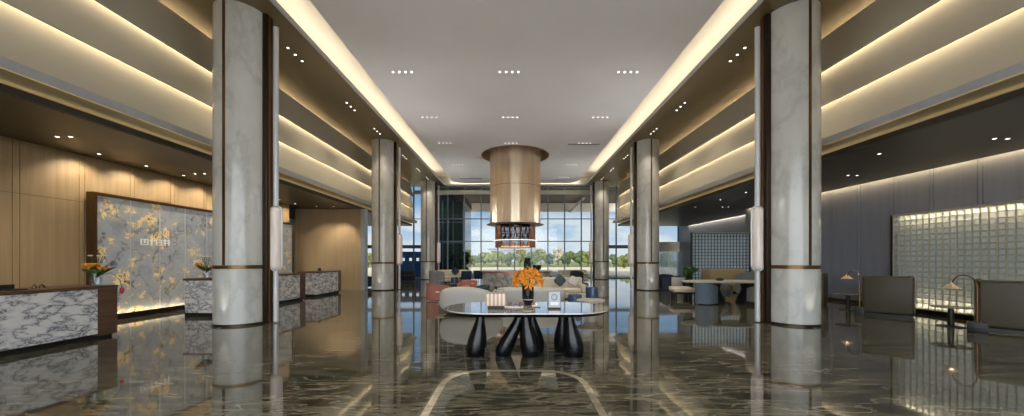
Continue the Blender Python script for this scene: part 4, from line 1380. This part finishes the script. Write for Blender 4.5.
for a in (0.5, 2.6, 4.7):
    MB().tube([(0.2 * math.cos(a), 0.16 * math.sin(a), 0), (0.16 * math.cos(a), 0.12 * math.sin(a), 0.292)], 0.016, 8).build('leg', M['black_soft'], t)
tub_chair('armchair', 'teal grey low tub chair between the coral chair and cream sofas', -1.22, 13.1, 2.2, M['teal'], 0.6, 0.62, 0.55)
# stone bar below the chandelier
def bar():
    t = empty('bar_counter', 'rounded grey stone bar counter under the bronze chandelier', 'bar', (0.12, 20.2, 0))
    MB().poly(oval(1.95, 0.8), 0.0, 0.8).build('body', M['bar_stone'], t)
    MB().poly(oval(2.05, 0.9), 0.801, 0.86).build('countertop', M['bar_top'], t)
    MB().poly(oval(1.98, 0.83), 0.74, 0.79).build('trim', M['copper'], t)
M['bar_stone'] = marble_mat('grey_bar_stone', lin(212, 208, 203), lin(140, 134, 128), 1.6, 0.25, 0.09)
M['bar_top'] = pmat('bar_top_stone', lin(196, 186, 174), 0.3, var=0.06)
bar()
t = empty('vase', 'tall dark green glass vase standing on the stone bar', 'vase', (0.76, 20.1, 0.86))
MB().lathe([(0, 0), (0.17, 0), (0.20, 0.08), (0.20, 0.5), (0.16, 0.56), (0.22, 0.72), (0.2, 0.72), (0.14, 0.56), (0, 0.5)], seg=28).build('body', pmat('dark_green_glass', lin(36, 52, 46), 0.12, var=0.2), t)
MB().lathe([(0.2005, 0.2), (0.206, 0.2), (0.206, 0.23), (0.2005, 0.23)], seg=28, closed=True).build('band', M['bronze'], t)
t = empty('bowl', 'wide dark bowl on the end of the stone bar', 'bowl', (1.33, 20.2, 0.86))
MB().lathe([(0, 0), (0.14, 0), (0.22, 0.08), (0.25, 0.2), (0.24, 0.3), (0.22, 0.3), (0.2, 0.1), (0.1, 0.03), (0, 0.02)], seg=28).build('body', M['black'], t)
MB().lathe([(0, -0.0), (0.12, -0.0), (0.12, 0.004), (0, 0.004)], seg=20).build('foot', M['bronze'], t)
# seating near the glass
sofa('light grey sofa beside the glass wall with a dark chair in front', 3.95, 23.4, 0.0, 1.9, M['grey_light'] if 'grey_light' in M else pmat('light_grey_fabric', lin(178, 172, 164), 0.9, var=0.1, scale=(12, 12, 12)), 0.80)
tub_chair('armchair', 'charcoal tub chair with its back to the light grey sofa', 3.95, 22.2, PI, pmat('charcoal_fabric', lin(58, 60, 64), 0.9, var=0.1), 0.8, 0.75, 0.78)
tub_chair('armchair', 'light grey tub chair near the glass, behind the lilies', 1.75, 22.7, 0.6, M['grey_fabric'], 0.7, 0.7, 0.78)
t = empty('side_table', 'small dark cube side table between light grey sofa and tub chair', 'table', (2.3, 22.6, 0))
MB().box(-0.14, -0.14, 0, 0.14, 0.14, 0.43, bev=0.01).build('body', M['black_soft'], t)
MB().box(-0.16, -0.16, 0.431, 0.16, 0.16, 0.45).build('tabletop', M['black'], t)
sofa('dark sofa in front of the navy panel between two columns', -7.35, 23.9, 0.25, 1.15, M['navy_dark'] if 'navy_dark' in M else pmat('midnight_fabric', lin(32, 36, 46), 0.85, var=0.15), 0.72)
sofa('dark navy sofa just past the edge of the curved oak wall', -7.9, 18.4, PI / 2, 1.2, M['navy'], 0.76)
tub_chair('armchair', 'navy tub chair by the far glass, nearer the potted plant', 7.5, 16.6, 0.4, M['navy'], 0.75, 0.7, 0.74)
tub_chair('armchair', 'navy tub chair by the far glass, nearer the column', 7.9, 18.3, -0.4, M['navy'], 0.75, 0.7, 0.74)

# ------------------------------------------------------------------ outside
def outside():
    sand = pmat('sunlit_plaza_paving', lin(200, 182, 148), 0.9, var=0.06, scale=(0.3, 0.3, 0.3))
    struct(MB().box(-90, YG + 0.15, -0.2, 120, 66, -0.02).build('ground_plaza', sand, smooth=False))
    gm = pmat('meadow_grass', lin(116, 112, 56), 0.95, var=0.3, scale=(0.4, 0.4, 0.4))
    struct(MB().box(-200, 66, -0.2, 260, 260, -0.01).build('ground_lawn', gm, smooth=False))
    struct(MB().box(-90, YB - 40, -0.2, 90, YB - 0.25, -0.02).build('ground_forecourt', sand, smooth=False))
    # dark glazed annex
    t = empty('annex_building', 'dark green glazed annex outside the glass wall', 'building', (-5.9, 30.5, 0))
    dg = pmat('dark_green_glass', lin(48, 62, 58), 0.05, var=0.2, scale=(0.5, 0.5, 0.5), spec=0.6)
    gz = MB().box(-1.6, 0, -0.02, 1.5, 5.3, 6.6).build('glazing', dg, t, smooth=False)
    MB().box(-1.65, -0.05, 6.601, 1.55, 5.35, 7.1).build('roof', pmat('annex_parapet', lin(36, 42, 42), 0.5, var=0.1), t, smooth=False)
    for x in (-1.2, -0.3, 0.6, 1.48):
        MB().box(x - 0.03, -0.04, 0, x + 0.03, -0.001, 6.59).build('mullion', M['mullion'], gz, smooth=False)
    for z in (2.9, 4.7):
        MB().box(-1.6, -0.03, z, 1.5, -0.002, z + 0.06).build('transom', M['mullion'], gz, smooth=False)
    # navy panel seen through the side bay
    t = empty('navy_partition', 'navy panel outside with three small lit white squares', 'partition', (-8.8, 29.6, 0))
    pn = MB().box(-2.2, 0, -0.02, 1.75, 0.12, 2.15).build('panel', pmat('navy_panel', lin(66, 102, 154), 0.4, var=0.15), t, smooth=False)
    for x in (-0.55, 0.06, 0.66, -1.15, -1.75):
        MB().box(x - 0.11, -0.012, 1.36, x + 0.11, -0.001, 1.62).build('lit_square', M['ring2'], pn, smooth=False)
    # canopy over the forecourt
    t = empty('entrance_canopy', 'cream canopy with brown underside outside the glass wall', 'canopy', (2.0, 34, 6.9))
    MB().box(-9, -5.2, 0.95, 9.5, 6.0, 1.2).build('roof', pmat('canopy_soffit', lin(88, 72, 56), 0.7, var=0.06), t, smooth=False)
    MB().box(-9, 5.6, 0.0, 9.5, 6.0, 0.949).build('beam', pmat('canopy_cream', lin(224, 208, 184), 0.7, var=0.04), t, smooth=False)
    MB().tube([(5.2, 2.0, 0.95), (4.4, 5.59, 0.0)], 0.14, 10).build('strut', M['white_wall'], t)
    MB().box(7.0, 5.62, -6.92, 7.4, 5.98, -0.001).build('post', M['white_wall'], t, smooth=False)
    # trees
    greens = [pmat('spring_foliage', lin(98, 100, 46), 0.9, var=0.3, scale=(1.2, 1.2, 1.2)), pmat('mid_foliage', lin(72, 82, 40), 0.9, var=0.3, scale=(1.2, 1.2, 1.2)),
              pmat('dark_foliage', lin(48, 62, 34), 0.9, var=0.3, scale=(1.2, 1.2, 1.2)), pmat('dry_foliage', lin(150, 136, 112), 0.9, var=0.2, scale=(1.2, 1.2, 1.2))]
    bark = pmat('bark', lin(96, 84, 70), 0.9, var=0.2)
    spec = [  # px centre, depth, top px y, width px, colour
        (474, 75, 255, 12, 1), (484, 96, 252, 16, 0), (497, 78, 250, 16, 0), (509, 70, 252, 14, 1), (520, 82, 249, 15, 0), (533, 92, 252, 16, 1), (541, 84, 247, 12, 0), (550, 70, 252, 12, 2), (558, 88, 246, 13, 3), (568, 72, 249, 16, 1), (580, 86, 250, 16, 1), (588, 74, 250, 14, 0), (614, 66, 252, 12, 1), (624, 58, 254, 16, 0), (368, 62, 252, 12, 0), (646, 70, 252, 14, 1), (666, 74, 253, 16, 0)]
    names = ('spring green', 'mid green', 'dark green', 'bare brownish')
    for i, (px, D, py, wpx, ci) in enumerate(spec):
        x = (px - VX) * D / F
        top = CAMZ + (VY - py) * D / F
        w = wpx * D / F
        pos = 'seen %s of %s' % (('in gap %d' % (i + 1)), 'trees')
        t = empty('tree', TREE_LABEL[i], 'tree', (x, D, -0.02), group='trees across the plaza')
        MB().tube([(0, 0, 0), (0.05, 0, top * 0.55)], [0.16, 0.1], 8).build('trunk', bark, t)
        mb = MB()
        rnd = random.Random(i)
        for k in range(16):
            a = rnd.uniform(0, 2 * PI); q = rnd.uniform(0, 0.42) * w
            hz = rnd.uniform(0.28, 0.82) * top
            rr = w * rnd.uniform(0.14, 0.24)
            hz = min(hz, top - rr * 0.8)
            res = bmesh.ops.create_icosphere(mb.bm, subdivisions=2, radius=rr)
            for v in res['verts']:
                d = 1 + 0.35 * mnoise.noise(v.co * (2.2 / rr) + Vector((k * 3.1, i, 0)))
                v.co = v.co * d
                v.co += Vector((q * math.cos(a), q * math.sin(a), max(hz, rr * 0.6)))
        mb.build('crown', greens[ci], t, smooth=False)
def bush(label, x, y, r, h, seed):
    t = empty('bush', label, 'bush', (x, y, -0.02))
    mb = MB()
    rnd = random.Random(seed)
    for k in range(14):
        a = rnd.uniform(0, 2 * PI); q = rnd.uniform(0, 0.5) * r
        rr = r * rnd.uniform(0.35, 0.55)
        z = rnd.uniform(rr * 0.8, max(rr, h - rr))
        res = bmesh.ops.create_icosphere(mb.bm, subdivisions=2, radius=rr)
        for v in res['verts']:
            v.co = v.co * (1 + 0.3 * mnoise.noise(v.co * (2.5 / rr) + Vector((k, seed, 0)))) + Vector((q * math.cos(a), q * math.sin(a), z))
    mb.build('foliage', M['bush'], t, smooth=False)
    MB().tube([(0, 0, 0), (0, 0, h * 0.5)], 0.05, 8).build('stem', M['counter_wood'], t)
M['bush'] = pmat('dark_bush_leaves', lin(44, 66, 42), 0.9, var=0.3, scale=(3, 3, 3))
bush('rounded dark green bush in front of the dark annex, nearer the column', -5.45, 29.45, 0.6, 2.0, 5)
bush('rounded dark green bush at the corner of the dark annex', -4.2, 29.5, 0.62, 2.2, 8)
M['ring2'] = emit_mat('lit_white_square', (0.95, 0.97, 1.0, 1), 0.8)
TREE_LABEL = [
    'small mid green tree just past the dark glazed annex',
    'spring green tree second from the dark annex, beyond plaza',
    'spring green tree above the left end of the stone bar',
    'mid green tree seen beyond the pink striped lantern',
    'spring green tree seen directly under the chandelier',
    'mid green tree seen just behind the dark green vase',
    'taller spring green tree beyond the orange lilies',
    'dark green tree next to the bare brownish tree',
    'bare brownish tree, the only leafless one across the plaza',
    'round mid green tree beside the bare brownish tree',
    'round mid green tree above the light grey sofa',
    'spring green tree right beside the farthest lounge-side column',
    'mid green tree at the left of the glazed garden doors',
    'closest spring green tree, filling the glazed garden doors',
    'spring green tree past the edge of the curved oak wall',
    'mid green tree beyond the potted plant, near column',
    'spring green tree beyond the potted plant, farther from column']
outside()

# ------------------------------------------------------------------ sky and sun
def world():
    w = bpy.data.worlds.new('sky')
    scn.world = w
    w.use_nodes = True
    nt = w.node_tree
    nt.nodes.clear()
    out = N(nt, 'ShaderNodeOutputWorld')
    bg = N(nt, 'ShaderNodeBackground', i_Strength=1.0)
    tc = N(nt, 'ShaderNodeTexCoord')
    sep = N(nt, 'ShaderNodeSeparateXYZ')
    L(nt, tc.outputs['Generated'], sep.inputs[0])
    grad = ramp(nt, sep.outputs['Z'], [(0.0, lin(222, 230, 236)), (0.06, lin(196, 216, 234)), (0.16, lin(142, 180, 216)), (0.5, lin(96, 142, 196)), (1.0, lin(78, 124, 184))])
    mp = N(nt, 'ShaderNodeMapping')
    mp.inputs['Scale'].default_value = (7, 7, 16)
    mp.inputs['Location'].default_value = (1.3, 0.4, 0.2)
    L(nt, tc.outputs['Generated'], mp.inputs['Vector'])
    nz = N(nt, 'ShaderNodeTexNoise', i_Scale=1.0, i_Detail=7.0, i_Roughness=0.55)
    L(nt, mp.outputs[0], nz.inputs['Vector'])
    cl = ramp(nt, nz.outputs['Fac'], [(0.38, (0, 0, 0)), (0.52, (1, 1, 1))])
    band = ramp(nt, sep.outputs['Z'], [(0.0, (0.7, 0.7, 0.7)), (0.07, (1, 1, 1)), (0.11, (0.75, 0.75, 0.75)), (0.15, (0.0, 0.0, 0.0))])
    mul = N(nt, 'ShaderNodeMixRGB', blend_type='MULTIPLY', i_Fac=1.0)
    L(nt, cl, mul.inputs['Color1']); L(nt, band, mul.inputs['Color2'])
    mx = N(nt, 'ShaderNodeMixRGB', blend_type='MIX')
    L(nt, mul.outputs[0], mx.inputs['Fac'])
    L(nt, grad, mx.inputs['Color1'])
    mx.inputs['Color2'].default_value = lin(240, 242, 244)
    hz = N(nt, 'ShaderNodeMapRange')
    hz.interpolation_type = 'SMOOTHSTEP'
    hz.inputs['From Min'].default_value = 0.15
    hz.inputs['From Max'].default_value = -0.6
    L(nt, sep.outputs['Y'], hz.inputs['Value'])
    mh = N(nt, 'ShaderNodeMixRGB', blend_type='MIX')
    L(nt, hz.outputs['Result'], mh.inputs['Fac'])
    L(nt, mx.outputs[0], mh.inputs['Color1'])
    mh.inputs['Color2'].default_value = lin(228, 229, 232)
    L(nt, mh.outputs[0], bg.inputs['Color'])
    L(nt, bg.outputs[0], out.inputs[0])
    # sky boosted on the sun's side, behind the camera, as added fill light
    mr = N(nt, 'ShaderNodeMapRange')
    mr.interpolation_type = 'SMOOTHSTEP'
    mr.inputs['From Min'].default_value = 0.15
    mr.inputs['From Max'].default_value = -0.75
    mr.inputs['To Min'].default_value = 1.0
    mr.inputs['To Max'].default_value = 7.0
    L(nt, sep.outputs['Y'], mr.inputs['Value'])
    L(nt, mr.outputs['Result'], bg.inputs['Strength'])
world()
sun = bpy.data.lights.new('sun', 'SUN')
sun.energy = 1.3
sun.angle = math.radians(0.6)
sun.color = (1.0, 0.95, 0.86)
so = bpy.data.objects.new('sun', sun)
so.rotation_euler = (math.radians(42), 0, math.radians(-35))
COL.objects.link(so)

for o in list(scn.objects):
    if o.parent is None and o.get('category') in ('sofa', 'chair', 'stool', 'table', 'pillow', 'basket') and -3.15 < o.location.x < 2.95 and 12.4 < o.location.y < 15.6:
        o.location.z += 0.0105
